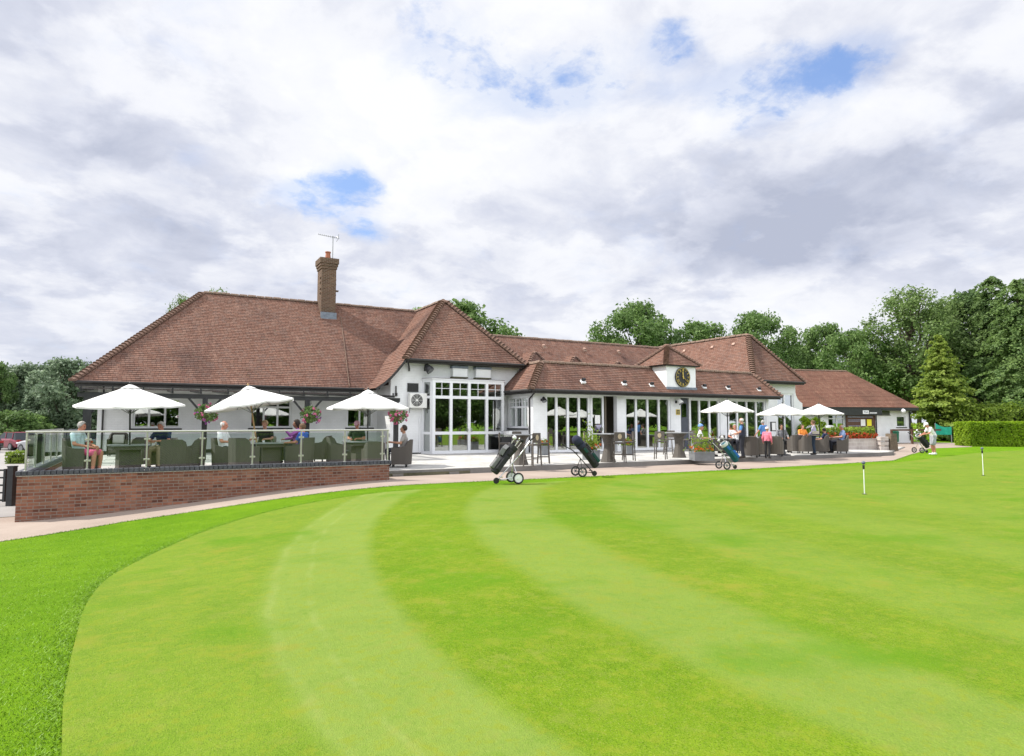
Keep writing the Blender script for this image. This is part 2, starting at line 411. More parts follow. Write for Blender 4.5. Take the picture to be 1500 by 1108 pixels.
# ------------------------------------------------------------------ setting
def sheet(name, poly, fn, off, cell, mat, attr=None):
    bm = bmesh.new()
    f = bm.faces.new([bm.verts.new((x, y, 0)) for x, y in poly])
    bmesh.ops.triangulate(bm, faces=[f])
    xs = [p[0] for p in poly]; ys = [p[1] for p in poly]
    for ax, lo, hi in ((0, min(xs), max(xs)), (1, min(ys), max(ys))):
        k = lo+cell
        while k < hi:
            co = (k, 0, 0) if ax == 0 else (0, k, 0); no = (1, 0, 0) if ax == 0 else (0, 1, 0)
            bmesh.ops.bisect_plane(bm, geom=bm.verts[:]+bm.edges[:]+bm.faces[:], plane_co=co, plane_no=no)
            k += cell
    for v in bm.verts: v.co.z = fn(v.co.x, v.co.y)+off
    bmesh.ops.recalc_face_normals(bm, faces=bm.faces)
    if sum(f.normal.z for f in bm.faces) < 0: bmesh.ops.reverse_faces(bm, faces=bm.faces)
    me = bpy.data.meshes.new(name); bm.to_mesh(me); bm.free()
    me.materials.append(mat); me.polygons.foreach_set('use_smooth', [True]*len(me.polygons))
    if attr:
        a = me.attributes.new(attr[0], 'FLOAT', 'POINT')
        a.data.foreach_set('value', [attr[1](v.co.x, v.co.y) for v in me.vertices])
    return structure(link(name, me))
def axis(lo, hi, step, far):
    a = []; k = lo
    while k <= hi: a.append(k); k += step
    g = step; k = hi
    while k < far: g *= 1.35; k += g; a.append(k)
    g = step; k = lo
    while k > -far: g *= 1.35; k -= g; a.insert(0, k)
    return a
gx, gy = axis(-16, 60, 0.6, 2200), axis(-6, 52, 0.6, 2200)
gv = [(x, y, terrain(x, y)-0.003) for y in gy for x in gx]; nx = len(gx)
gf = [(j*nx+i, j*nx+i+1, (j+1)*nx+i+1, (j+1)*nx+i) for j in range(len(gy)-1) for i in range(nx-1)]
me = bpy.data.meshes.new('lawn'); me.from_pydata(gv, [], gf); me.materials.append(M['lawn'])
me.polygons.foreach_set('use_smooth', [True]*len(gf)); structure(link('lawn', me))

GB = [(84,1300),(90,1108),(92,1040),(97,1000),(110,940),(130,880),(170,840),(250,800),(320,772),(400,749),(480,733),(560,722),(650,715.5),(720,711),(850,703.5),(1000,695),(1100,690),(1200,685.5),(1300,679),(1380,670),(1440,663),(1500,660)]
gb = [place(px, py, terrain)[:2] for px, py in GB]
def catmull(pts, n=6):
    out = []
    P = [pts[0]]+pts+[pts[-1]]
    for i in range(1, len(P)-2):
        for k in range(n):
            t = k/n; a, b_, c_, d = P[i-1], P[i], P[i+1], P[i+2]
            out.append(tuple(0.5*(2*b_[j]+(c_[j]-a[j])*t+(2*a[j]-5*b_[j]+4*c_[j]-d[j])*t*t+(3*b_[j]-a[j]-3*c_[j]+d[j])*t**3) for j in (0, 1)))
    out.append(pts[-1]); return out
gb = catmull(gb)
seg = np.array(gb)
def edge_dist(x, y):
    a = seg[:-1]; d = seg[1:]-a; p = np.array((x, y))-a
    t = np.clip((p*d).sum(1)/np.maximum((d*d).sum(1), 1e-9), 0, 1)
    q = p-d*t[:, None]; return float(np.sqrt((q*q).sum(1)).min())
CY_ = [-20, 2.5, 3.2, 4.75, 6.5, 8.7, 11.2, 13.5, 15.5, 17.5, 20, 24, 30, 60]; CX_ = [14, .95, .34, -.55, -1.25, -1.9, -2.4, -2.5, -2.4, -2.0, -.8, 2.5, 9, 40]
ck_ = np.convolve(np.pad(np.interp(np.linspace(-20, 60, 1601), CY_, CX_), 20, mode='edge'), np.ones(41)/41, 'valid')
def mowing_pass(x, y):          # sideways offset across the curved mowing passes, in metres
    X = x*U[0]+y*V[0]; Y = x*U[1]+y*V[1]
    return max(0.0, X-float(np.interp(Y, np.linspace(-20, 60, 1601), ck_))+2.6)
x0, y0 = gb[0]; xe, ye = gb[-1]; x0g, y0g = x0, y0
sheet('putting_green', gb+[(xe+20, ye-6), (60, -14), (x0+1.0, -14), (x0, y0-4)], terrain, 0.006, 0.4, M['green'], ('mowing_pass', mowing_pass))

pl = [on_z(px, py, 0.0) for px, py in ((1219,680.5),(1278,677),(1310,675),(1339,665),(1361,657.5),(1424,655.5))]
pu = [on_z(px, py, 0.05) for px, py in ((1424,651),(1310,649.5))]
path_poly = [(-30,9.0),(-14,12.5),(-6,14.3),(-2.3,15.45),(-0.3,16.35),(2.8,16.62),(8,16.55),(14,16.35),(19,16.25)]+pl+pu+[(42,27.5),(33.5,24),(33.3,19.35),(6.0,19.42),(-2.45,19.42),(-30,19.42)]
sheet('path', path_poly, terrain, 0.003, 0.6, M['path'])
sheet('car_park', [(-80,19.42),(-2.45,19.42),(-2.45,45),(-2.45,95),(-80,95)], terrain, 0.010, 1.5, M['asphalt'])
# terrace: raised left deck behind the parapet, and the right part falling gently to the kerb
t = MB()
def tgrid(x0, x1, ys, m=0):
    for a, b_ in zip(ys[:-1], ys[1:]):
        n = max(1, int((x1-x0)/2)); 
        for i in range(n):
            xa = x0+(x1-x0)*i/n; xb = x0+(x1-x0)*(i+1)/n
            t.face([(xa,a,terrace_z(xa+.01,a)),(xb,a,terrace_z(xb-.01 if x1 < 6.4 else xb,a)),(xb,b_,terrace_z(xb-.01 if x1 < 6.4 else xb,b_)),(xa,b_,terrace_z(xa+.01,b_))], m)
tgrid(-2.3, 6.3, [18.55, 22, 26, 30, 36])
tgrid(6.3+1e-6, 33.3, [19.5, 20, 20.6, 21.2, 21.8, 22.4, 23, 23.8, 26, 30, 36])
t.face([(6.3,18.55,-.8),(6.3,18.55,.31),(6.3,23.9,.31),(6.3,23.9,-.8)])
structure(t.build('terrace', M['paving'], fix=False))
k = MB()
k.box(9.35, 33.3, 19.36, 19.497, -.3, .176)
structure(k.build('terrace_kerb', M['kerb'], bevel=.012))
AP = [(33.3,19.5),(35.0,20.35),(36.6,21.4),(40.5,23.2),(44.5,25.1),(43,31),(40.5,36),(33.3,36)]
def apron_z(x, y): t_ = smooth((x-33.3)/7); return terrace_z(33.2, y)*(1-t_)+(terrain(x, y)+.03)*t_
sheet('paved_apron', AP, apron_z, 0.0, 1.0, M['paving'])
k = MB()
for a, c in zip(AP[:4], AP[1:5]):
    za, zc = apron_z(*a), apron_z(*c); k.face([(*a, za-.4), (*c, zc-.4), (*c, zc+.004), (*a, za+.004)]); k.face([(*a, za+.004), (*c, zc+.004), (c[0]-.06, c[1]+.12, zc+.004), (a[0]-.06, a[1]+.12, za+.004)])
structure(k.build('apron_kerb', M['kerb'], fix=False))
k = MB(); k.box(6.31, 9.345, 19.38, 19.497, -.45, .176, 0); k.box(6.31, 9.345, 19.33, 19.376, -.02, .10, 1); k.box(6.31, 9.3, 18.95, 19.326, -.45, -.015, 2)
for x in (6.7, 8.6): k.box(x, x+.34, 19.30, 19.327, .0, .085, 0)
structure(k.build('terrace_steps', [M['kerb'], M['moss_riser'], M['paving']]))
# ------------------------------------------------------------------ clubhouse
CB = Vector((13.0, 27.0, 0.31))
club = thing('clubhouse', 'long white brick clubhouse with hipped red-brown tiled roofs and a clock turret', 'building', CB)
def cpart(mb, name, mats, parent=None, smooth=False, **kw):
    if parent is None: return mb.build(name, mats, club, smooth, loc=-CB, **kw)
    return mb.build(name, mats, parent, smooth, **kw)
def cell_wall(mb, axis_, x0, x1, z0, z1, y, th, openings, m=0):
    """A wall in the plane y (or x) = const, with real holes; th > 0 runs away from the outer face."""
    xs = sorted({x0, x1, *[o[0] for o in openings], *[o[1] for o in openings]})
    zs = sorted({z0, z1, *[o[2] for o in openings], *[o[3] for o in openings]})
    P = (lambda a, d, z: (a, y+d, z)) if axis_ == 'y' else (lambda a, d, z: (y+d, a, z))
    for i in range(len(xs)-1):
        for j in range(len(zs)-1):
            cx, cz = (xs[i]+xs[i+1])/2, (zs[j]+zs[j+1])/2
            if any(o[0] < cx < o[1] and o[2] < cz < o[3] for o in openings): continue
            for d in (0, th):
                mb.face([P(xs[i], d, zs[j]), P(xs[i+1], d, zs[j]), P(xs[i+1], d, zs[j+1]), P(xs[i], d, zs[j+1])], m)
    for a, b_, c_, d_ in openings:
        for q in (((a,c_),(b_,c_)),((b_,c_),(b_,d_)),((b_,d_),(a,d_)),((a,d_),(a,c_))):
            (p0, q0), (p1, q1) = q
            mb.face([P(p0, 0, q0), P(p1, 0, q1), P(p1, th, q1), P(p0, th, q0)], m)
    for a in (x0, x1): mb.face([P(a, 0, z0), P(a, th, z0), P(a, th, z1), P(a, 0, z1)], m)
    mb.face([P(x0, 0, z1), P(x1, 0, z1), P(x1, th, z1), P(x0, th, z1)], m)
FL = 0.31
# ---- tiled slopes
def clip(poly, lo, hi):
    def half(ps, k, keep_hi):
        out = []
        for i in range(len(ps)):
            a, b_ = ps[i], ps[(i+1) % len(ps)]
            ia = (a[1] >= k) == keep_hi or a[1] == k; ib = (b_[1] >= k) == keep_hi or b_[1] == k
            if ia: out.append(a)
            if ia != ib:
                t_ = (k-a[1])/(b_[1]-a[1]); out.append((a[0]+(b_[0]-a[0])*t_, k))
        return out
    p = half(poly, lo, True)
    return half(p, hi, False) if len(p) > 2 else []
def slope(mb, pts, gauge=0.13, lift=0.017, m=0, v_off=0.0):
    """Tile courses on a planar slope: pts[0] -> pts[1] is the eave. Each course is lifted at its lower edge."""
    P = [Vector(p) for p in pts]
    e = (P[1]-P[0]).normalized(); n = None
    for k in range(2, len(P)):
        c_ = e.cross(P[k]-P[0])
        if c_.length > 1e-4: n = c_.normalized(); break
    if n.z < 0: n = -n
    up = n.cross(e)
    if up.z < 0: up = -up
    p2 = [((p-P[0]).dot(e), (p-P[0]).dot(up)) for p in P]
    vmax = max(q[1] for q in p2); vmin = min(q[1] for q in p2); k = math.floor(vmin/gauge)
    rr = random.Random(int(abs(P[0].x*131+P[0].y*17))+3)
    while k*gauge < vmax-1e-6:
        lo, hi = k*gauge, (k+1)*gauge
        poly = clip(p2, lo, hi)
        if len(poly) > 2:
            j = lift*(0.75+0.5*rr.random())
            f3 = [P[0]+e*a+up*b_+n*(j*(1-(b_-lo)/gauge)) for a, b_ in poly]
            mb.face(f3, m, [(a+P[0].x+P[0].y, b_+v_off) for a, b_ in poly])
            us = [a for a, b_ in poly if abs(b_-lo) < 1e-5]
            if len(us) >= 2:
                a0, a1 = min(us), max(us); q = lambda a, h: P[0]+e*a+up*lo+n*h
                mb.face([q(a0, -.01), q(a1, -.01), q(a1, j), q(a0, j)], m, [(a0+P[0].x+P[0].y, lo+v_off+.02), (a1+P[0].x+P[0].y, lo+v_off+.02), (a1+P[0].x+P[0].y, lo+v_off+.03), (a0+P[0].x+P[0].y, lo+v_off+.03)])
        k += 1
def ridge_tiles(mb, a, b_, r=.13, L=.42, m=0):
    a, b_ = Vector(a), Vector(b_); d = b_-a; n = max(1, int(d.length/L)); ez = d.normalized()
    ex = Vector((0,0,1)).cross(ez).normalized(); ey = ez.cross(ex)
    for i in range(n):
        p, q = a+d*(i/n), a+d*((i+1)/n-.004); k = 1.0+.07*((i*7) % 3-1)
        pr = [[c+ex*(math.cos(t_)*r*k)+ey*(math.sin(t_)*r*k-.05) for t_ in (0, .63, 1.26, 1.88, 2.51, 3.14)] for c in (p, q)]
        for j in range(5): mb.face([pr[0][j], pr[0][j+1], pr[1][j+1], pr[1][j]], m)
        for s in pr: mb.face(s, m)
def bonnets(mb, a, b_, step=.19, r=.16, m=0):
    """Bonnet hip tiles from the eave corner a up to b: each overlaps the one below, giving a saw-toothed hip."""
    a, b_ = Vector(a), Vector(b_); d = b_-a; n = int(d.length/step); ez = d.normalized()
    ex = ez.cross(Vector((0,0,1))).normalized(); ey = ex.cross(ez)
    if ey.z < 0: ey = -ey
    for i in range(n):
        lo, hi = a+ez*(i*step-.04), a+ez*((i+1)*step+.05)
        A = [lo+ex*(math.cos(t_)*r*1.15)+ey*(math.sin(t_)*r*.8+.045) for t_ in (-.25, .5, 1.1, 1.57, 2.04, 2.64, 3.39)]
        B = [hi+ex*(math.cos(t_)*r*.8)+ey*(math.sin(t_)*r*.45-.03) for t_ in (-.25, .5, 1.1, 1.57, 2.04, 2.64, 3.39)]
        for j in range(6): mb.face([A[j], A[j+1], B[j+1], B[j]], m)
        mb.face(A, m)
def roof(name_, slopes, ridges=(), hips=(), mat='tile', parent=None):
    mb = MB()
    for s in slopes: slope(mb, s)
    o = mb.build('roof', M[mat], parent or club, loc=-CB if parent is None else None)
    if ridges:
        rb = MB()
        for a, b_ in ridges: ridge_tiles(rb, a, b_)
        rb.build('ridge_tiles', M['ridge'], o)
    if hips:
        hb = MB()
        for a, b_ in hips: bonnets(hb, a, b_)
        hb.build('hip_tiles', M['bonnet'], o)
    return o
# left wing
LE, LY0, LZ = -2.62, 32.0, 3.38; LRZ, LRY, LRX = 8.47, 37.09, 2.47; LX1 = 19.2; LY1 = 42.18
r_left = roof('left', [
    [(LE,LY0,LZ),(LX1,LY0,LZ),(LX1-5.09,LRY,LRZ),(LRX,LRY,LRZ)],
    [(LE,LY1,LZ),(LE,LY0,LZ),(LRX,LRY,LRZ)],
    [(LX1,LY1,LZ),(LE,LY1,LZ),(LRX,LRY,LRZ),(LX1-5.09,LRY,LRZ)],
    [(LX1,LY0,LZ),(LX1,LY1,LZ),(LX1-5.09,LRY,LRZ)]],
    [((LRX,LRY,LRZ),(LX1-5.09,LRY,LRZ))], [((LE,LY0,LZ),(LRX,LRY,LRZ)), ((LE,LY1,LZ),(LRX,LRY,LRZ))])
cb = MB(); cb.tube([(on_y(512,560,32.02)[0],32.02,3.45),(on_y(505,510,34.2)[0],34.2,5.64),(on_y(499,468,36.2)[0],36.2,7.62)], .018, 6); cb.build('earth_cable', M['ridge'], r_left)
w = MB(); WY = 32.5
lwin = [(195,265,590,627),(366,427,588,628),(508,546,583,627)]
lopen = []
for a, b_, c_, d_ in lwin:
    xa, _ = on_y(a, 600, WY); xb, _ = on_y(b_, 600, WY); lopen.append((xa, xb, 1.42, 2.74))
cell_wall(w, 'y', -1.75, 10.45, 0.2, 3.34, WY, .28, lopen)
cell_wall(w, 'x', WY+.281, 41.6, -.7, 3.34, -1.75, .28, [])
cell_wall(w, 'y', -1.75, 18.0, -.2, 3.34, 41.62, .28, [])
w.box(-1.77, 10.3, WY-.02, WY-.002, .2, .47, 1)
KEEP = [r_left, cpart(w, 'wall', [M['white_brick'], M['black']], fix=False)]
# central gabled block with the glazed bay, roof sweeping down on the left
CY, CZe, CXL, CXR, CXM = 26.42, 4.416, 9.70, 15.68, 12.73; CR = CXM-CXL; CZr = 7.743
prof = [(CXL,CZe)]+[on_y(px, py, CY) for px, py in ((588,534.5),(581,543),(573,551.5),(563.5,560),(551,568.5))]
sl = [[(CXL,CY,CZe),(CXR,CY,CZe),(CXM,CY+CR,CZr)],
      [(CXL,39.0,CZe),(CXL,CY,CZe),(CXM,CY+CR,CZr),(CXM,39.0,CZr)],
      [(CXR,CY,CZe),(CXR,39.0,CZe),(CXM,39.0,CZr),(CXM,CY+CR,CZr)]]
for (xa, za), (xb, zb) in zip(prof[:-1], prof[1:]): sl.append([(xb,34.0,zb),(xb,CY,zb),(xa,CY,za),(xa,34.0,za)])
roof('centre', sl, [((CXM,CY+CR,CZr),(CXM,37.0,CZr))], [((CXL,CY,CZe),(CXM,CY+CR,CZr)),((CXR,CY,CZe),(CXM,CY+CR,CZr))])
w = MB(); WC = 26.9
BYf = 26.33; BX0, BX1 = on_y(633.5, 620, BYf)[0], on_y(738.5, 620, BYf)[0]
cell_wall(w, 'y', 9.70, 15.59, .2, 4.36, WC, .28, [(BX0-.2,BX1+.2,.31,3.60)])
for (xa, za), (xb, zb) in zip(prof[:-2], prof[1:-1]):
    xb2 = max(xb, 9.19)
    for d in (0, .28): w.face([(xb2,WC+d,.2),(xa,WC+d,.2),(xa,WC+d,za-.07),(xb2,WC+d,zb-.07)])
    if xb2 == 9.19: break
w.face([(9.19,WC,.2),(9.19,WC+.28,.2),(9.19,WC+.28,3.66),(9.19,WC,3.66)])
w.box(9.19, 9.47, WC+.281, 32.4, .2, 3.30)
w.box(15.31, 15.59, WC+.281, 32, .2, 4.3)
w.box(9.18, BX0-.3, WC-.02, WC-.003, .2, .36, 1)
cpart(w, 'wall', [M['white_brick'], M['black']], fix=False)
# two boxed-out pieces under the eave, and the lead over them
b = MB()
for pxa, pxb in ((663,684),(697,718)):
    xa, _ = on_y(pxa, 545, WC-.2); xb, _ = on_y(pxb, 545, WC-.2)
    b.box(xa, xb, WC-.25, WC-.002, 3.74, 4.12, 0); b.box(xa-.04, xb+.04, WC-.28, WC-.004, 4.123, 4.24, 1); b.box(xa-.03, xb+.03, WC-.27, WC-.003, 3.68, 3.737, 2)
cpart(b, 'wall_box', [M['white_brick'], M['lead'], M['moss_riser']])
def frame_bar(mb, x0, x1, z0, z1, d0, d1, m=0): mb.box(x0, x1, d0, d1, z0, z1, m)
def glazing(name_, parent, loc, W, xs, rows, fw=.06, dep=.08, cells=None, rz=0.0, muntin=None, curtain=None, handle=None, sill=0):
    """A glazed frame: xs = mullion centre lines (0..W), rows = bar heights; local x right, z up, outer face at y = 0."""
    mb = MB(); H0, H1 = rows[0], rows[-1]
    frame_bar(mb, 0, fw, H0, H1, 0, dep); frame_bar(mb, W-fw, W, H0, H1, 0, dep)
    for i, z in enumerate(rows):
        a, b_ = (z, z+fw) if i == 0 else ((z-fw, z) if i == len(rows)-1 else (z-fw/2, z+fw/2))
        frame_bar(mb, fw+.0005, W-fw-.0005, a, b_, .002, dep-.002)
    for x in xs: frame_bar(mb, x-fw/2, x+fw/2, H0+fw, H1-fw, .004, dep-.004)
    if muntin:                       # (row index, n) thin glazing bars in that row
        z0, z1 = rows[muntin[0]], rows[muntin[0]+1]; e = [0]+list(xs)+[W]
        for a, b_ in zip(e[:-1], e[1:]):
            c_ = (a+b_)/2; frame_bar(mb, c_-.012, c_+.012, z0, z1, .02, .05); frame_bar(mb, a, b_, (z0+z1)/2-.012, (z0+z1)/2+.012, .021, .049)
    o = mb.build(name_, M['pvc'], parent, loc=loc, rot=(0,0,rz))
    g = MB(); g.face([(fw*.6,dep*.55,H0+fw*.6),(W-fw*.6,dep*.55,H0+fw*.6),(W-fw*.6,dep*.55,H1-fw*.6),(fw*.6,dep*.55,H1-fw*.6)])
    g.build('pane', M['window_glass'], o)
    if curtain:
        c = MB()
        for xa, xb in curtain:
            n = max(4, int((xb-xa)/.06)); pts = [(xa+(xb-xa)*i/n, dep+.10+.03*math.sin(i*1.9)) for i in range(n+1)]
            for p, q in zip(pts[:-1], pts[1:]): c.face([(p[0],p[1],H0+.05),(q[0],q[1],H0+.05),(q[0],q[1],H1-.08),(p[0],p[1],H1-.08)])
        c.build('curtain', M['curtain'], o, smooth=True, fix=False)
    if handle:
        for x in handle:
            h = MB(); h.box(x-.015, x+.015, -.05, -.001, H0+.95, H0+1.12); h.box(x-.05, x+.05, -.065, -.048, H0+1.02, H0+1.045); h.build('handle', M['chrome'], o)
    if sill:
        h = MB(); h.box(-.06, W+.06, -.10, dep, H0-.07, H0-.003); h.build('sill', M['black'], o)
    return o
for i, (xa, xb, za, zb) in enumerate(lopen):
    W = xb-xa; n = 3 if i < 2 else 2
    rows = [za, zb] if i == 0 else [za, zb-.34, zb]
    KEEP += [glazing('window', club, Vector((xa, WY+.05, 0))-CB, W, [W*k/n for k in range(1, n)], rows, .085, .08, sill=1, curtain=[(W*.85, W-.08)] if i == 2 else None)]
# bay: three glazed sides under a small cornice
BYf = 26.33; BX0, BX1 = on_y(633.5, 620, BYf)[0], on_y(738.5, 620, BYf)[0]
bw = BX1-BX0
bay = glazing('bay_window', club, Vector((BX0, BYf, 0))-CB, bw, [bw*.25, bw*.5, bw*.75], [FL, FL+.90, 2.79, 3.56], .13, .12, muntin=(2, 2), handle=(bw*.5-.1, bw*.5+.1))
for (x0_, y0_, x1_, y1_) in ((BX0-.28, WC-.01, BX0-.02, BYf+.03), (BX1+.02, BYf+.03, BX1+.28, WC-.01)):
    L = math.hypot(x1_-x0_, y1_-y0_); a = math.atan2(y1_-y0_, x1_-x0_)
    glazing('bay_window', club, Vector((x0_, y0_, 0))-CB, L, [], [FL, FL+.90, 2.79, 3.56], .11, .10, rz=a)
b = MB(); b.prism([(BX0-.34,WC-.003),(BX0-.05,BYf-.035),(BX1+.05,BYf-.035),(BX1+.34,WC-.003)], 'z', 3.563, 3.60)
b.prism([(BX0-.30,WC-.004),(BX0-.03,BYf-.01),(BX1+.03,BYf-.01),(BX1+.30,WC-.004)], 'z', 3.603, 3.635, 1)
cpart(b, 'bay_cornice', [M['pvc'], M['kerb']])
b = MB(); b.prism([(BX0-.32,WC-.005),(BX0-.05,BYf-.02),(BX1+.05,BYf-.02),(BX1+.32,WC-.005)], 'z', .18, FL-.003)
cpart(b, 'bay_plinth', M['kerb'])
# middle range behind
MY0, MZ0, MYr, MZr = 30.6, 3.72, 34.5, 6.94
roof('middle', [[(15.0,MY0,MZ0),(32.55,MY0,MZ0),(32.55,MYr,MZr),(15.0,MYr,MZr)], [(32.55,38.4,MZ0),(15.0,38.4,MZ0),(15.0,MYr,MZr),(32.55,MYr,MZr)]],
     [((15.0,MYr,MZr),(32.6,MYr,MZr))])
for px, py in ((784,514.5),(842,521),(905,529),(967,538)):
    x, z = on_y(px, py, 31.7)
    zt = z
    # gablet: small hipped dormer whose ridge runs back into the slope
    yb = MY0+(zt-MZ0)/(MZr-MZ0)*(MYr-MY0); hw = .75; zl = zt-.95; yf = 31.3
    ybl = MY0+(zl-MZ0)/(MZr-MZ0)*(MYr-MY0)
    mb = MB()
    slope(mb, [(x-hw,ybl,zl),(x-hw,yf,zl),(x,31.7,zt),(x,yb,zt)]); slope(mb, [(x+hw,yf,zl),(x+hw,ybl,zl),(x,yb,zt),(x,31.7,zt)]); slope(mb, [(x-hw,yf,zl),(x+hw,yf,zl),(x,31.7,zt)])
    o = mb.build('roof_gablet', M['tile'], club, loc=-CB)
    for sd in (1, -1): hb = MB(); bonnets(hb, (x+sd*hw,yf,zl), (x,31.7,zt), .15, .10); hb.build('hip_tiles', M['bonnet'], o)
# front wing with the folding glass doors
WF, FY, FZ, FXL, FXR = 24.5, 24.0, 3.12, 14.52, 30.75; RY, RZ, RXL, RXR = 25.36, 4.48, 15.9, 29.95
TX0, TX1, TF = 22.53, 24.52, 24.25          # clock turret
roof('front', [[(FXL,FY,FZ),(FXR,FY,FZ),(RXR,RY,RZ),(RXL,RY,RZ)], [(FXL,26.88,FZ),(FXL,FY,FZ),(RXL,RY,RZ),(RXL,26.88,RZ)], [(FXR,FY,FZ),(FXR,28,FZ),(RXR,28,RZ),(RXR,RY,RZ)]],
     [((RXL,RY,RZ),(RXR,RY,RZ)), ((RXL,29.2,RZ),(RXL,RY,RZ))], [((FXL,FY,FZ),(RXL,RY,RZ)), ((FXR,FY,FZ),(RXR,RY,RZ))])
b = MB(); b.box(RXL+.02, RXR-.02, RY+.03, 31.2, RZ-.25, RZ-.16); cpart(b, 'flat_roof', M['lead'])
fo = []
def fx(px): return on_y(px, 620, WF)[0]
F1, F2, F3, F4, F5 = (fx(799.5), fx(865.5)), (fx(867), fx(904)), (fx(916), fx(983)), (fx(997.5), fx(1055.5)), (fx(1067.5), fx(1123))
ZH = 2.93
w = MB()
cell_wall(w, 'y', 14.91, 30.3, .15, 3.10, WF, .26, [(a, b_, FL, ZH) for a, b_ in (F1, F2, F3, F4, F5)])
LS0, LS1 = 24.98, 26.72
cell_wall(w, 'x', WF+.261, 26.89, .15, 3.10, 14.91, .26, [(LS0, LS1, 1.42, 2.86)])
cell_wall(w, 'x', WF+.261, 28.29, .15, 3.10, 30.04, .26, [])
cpart(w, 'wall', M['white_brick'], fix=False)
def bank(a, b_, n, curtain=None, name_='folding_door', fw=.115):
    W = b_-a
    return glazing(name_, club, Vector((a, WF+.06, 0))-CB, W, [W*k/n for k in range(1, n)], [FL+.02, ZH], fw, .09, curtain=curtain)
bank(*F1, 4); bank(*F3, 4); W5 = F5[1]-F5[0]
bank(*F5, 4, curtain=[(W5*.27, W5*.48)])
# F2: one leaf standing open beside a dark doorway
W = F2[1]-F2[0]
glazing('door', club, Vector((F2[0], WF+.06, 0))-CB, W*.5, [], [FL+.02, ZH], .09, .07, handle=(W*.42,))
pap = MB(); pap.box(F2[0]+.22, F2[0]+.52, WF+.052, WF+.058, 1.62, 2.02); cpart(pap, 'notice', M['paper'])
# F4: dark entrance door then a glazed bank
d = MB(); W = F4[1]-F4[0]; d.box(F4[0]+.02, F4[0]+W*.2, WF+.07, WF+.12, FL+.01, ZH-.02)
d.box(F4[0]+.12, F4[0]+W*.2-.12, WF+.055, WF+.068, 1.95, 2.65, 1); o = cpart(d, 'entrance_door', [pm('slate_blue_door', (.055,.062,.085), .4), M['window_glass']])
glazing('folding_door', club, Vector((F4[0]+W*.23, WF+.06, 0))-CB, W*.77, [W*.77*k/3 for k in (1, 2)], [FL+.02, ZH], .115, .09)
lw = glazing('window', club, Vector((14.91+.05, LS1, 0))-CB, LS1-LS0, [(LS1-LS0)*k/3 for k in (1, 2)], [1.42, 2.38, 2.86], .085, .08, rz=-math.pi/2, muntin=(1, 2), sill=1, curtain=[(.1, .8), (.9, 1.65)])
# room behind the front wing
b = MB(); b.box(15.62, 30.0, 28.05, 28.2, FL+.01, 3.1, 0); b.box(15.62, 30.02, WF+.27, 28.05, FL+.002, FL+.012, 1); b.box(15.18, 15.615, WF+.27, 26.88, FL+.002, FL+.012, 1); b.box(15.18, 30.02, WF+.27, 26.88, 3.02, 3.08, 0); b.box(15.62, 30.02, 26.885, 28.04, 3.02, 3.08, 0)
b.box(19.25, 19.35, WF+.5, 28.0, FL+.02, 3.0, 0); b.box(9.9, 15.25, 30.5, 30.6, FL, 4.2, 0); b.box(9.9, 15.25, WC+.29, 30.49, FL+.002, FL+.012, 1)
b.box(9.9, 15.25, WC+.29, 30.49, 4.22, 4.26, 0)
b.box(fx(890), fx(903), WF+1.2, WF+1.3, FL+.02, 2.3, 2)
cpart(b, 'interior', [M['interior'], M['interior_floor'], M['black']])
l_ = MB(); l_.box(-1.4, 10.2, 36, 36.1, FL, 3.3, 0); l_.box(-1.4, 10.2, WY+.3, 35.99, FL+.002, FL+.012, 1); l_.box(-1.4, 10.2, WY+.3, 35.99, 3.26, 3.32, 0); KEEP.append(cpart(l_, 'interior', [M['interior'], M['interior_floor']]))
# gutters, fascias and downpipes
g = MB()
def gutter(a, b_, r=.06, m=0): g.tube([a, b_], r, 8, m)
gutter((LE,LY0-.04,LZ-.03), (9.9,LY0-.04,LZ-.03)); g.box(LE+.06, 10.0, LY0+.02, LY0+.06, LZ-.2, LZ-.03); g.box(LE+.06, 10.0, LY0+.07, WY-.003, LZ-.16, LZ-.12)
g.box(LE+.06, LE+.10, LY0+.065, LY1-.1, LZ-.2, LZ-.03); g.box(LE+.105, -1.76, LY0+.1, LY1-.1, LZ-.17, LZ-.13)
g.tube([(-1.55,LY0,LZ-.05),(-1.55,WY-.06,LZ-.4),(-1.55,WY-.06,.35)], .035, 8)
KEEP.append(cpart(g, 'gutter', M['soffit'])); g = MB()
gutter((CXL,CY-.04,CZe-.03), (CXR,CY-.04,CZe-.03)); g.box(CXL+.05, CXR-.05, CY+.02, CY+.06, CZe-.16, CZe-.02); g.box(CXL+.05, CXR-.05, CY+.065, WC-.003, CZe-.14, CZe-.10)
gutter((FXL,FY-.04,FZ-.03), (FXR,FY-.04,FZ-.03)); gutter((FXL-.04,FY-.04,FZ-.03), (FXL-.04,26.85,FZ-.03))
g.box(FXL+.05, FXR-.03, FY+.02, FY+.06, FZ-.17, FZ-.02); g.box(FXL+.05, FXR-.03, FY+.065, WF-.003, FZ-.15, FZ-.11); g.box(FXL+.02, FXL+.06, FY+.065, 26.85, FZ-.17, FZ-.02); g.box(FXL+.065, 14.905, FY+.3, 26.85, FZ-.15, FZ-.11)
for q0, q1 in zip(prof[:-1], prof[1:]): g.bar((q0[0], CY+.02, q0[1]-.06), (q1[0], CY+.02, q1[1]-.06), .03, .10)
g.tube([(CXL+.06,CY-.02,CZe-.08),(CXL+.3,WC-.06,CZe-.35),(CXL+.3,WC-.06,CZe-.5)], .035, 8)
g.tube([(FXL+.25,FY,FZ-.08),(14.87,WF+.25,FZ-.4),(14.87,WF+.25,.35)], .035, 8)
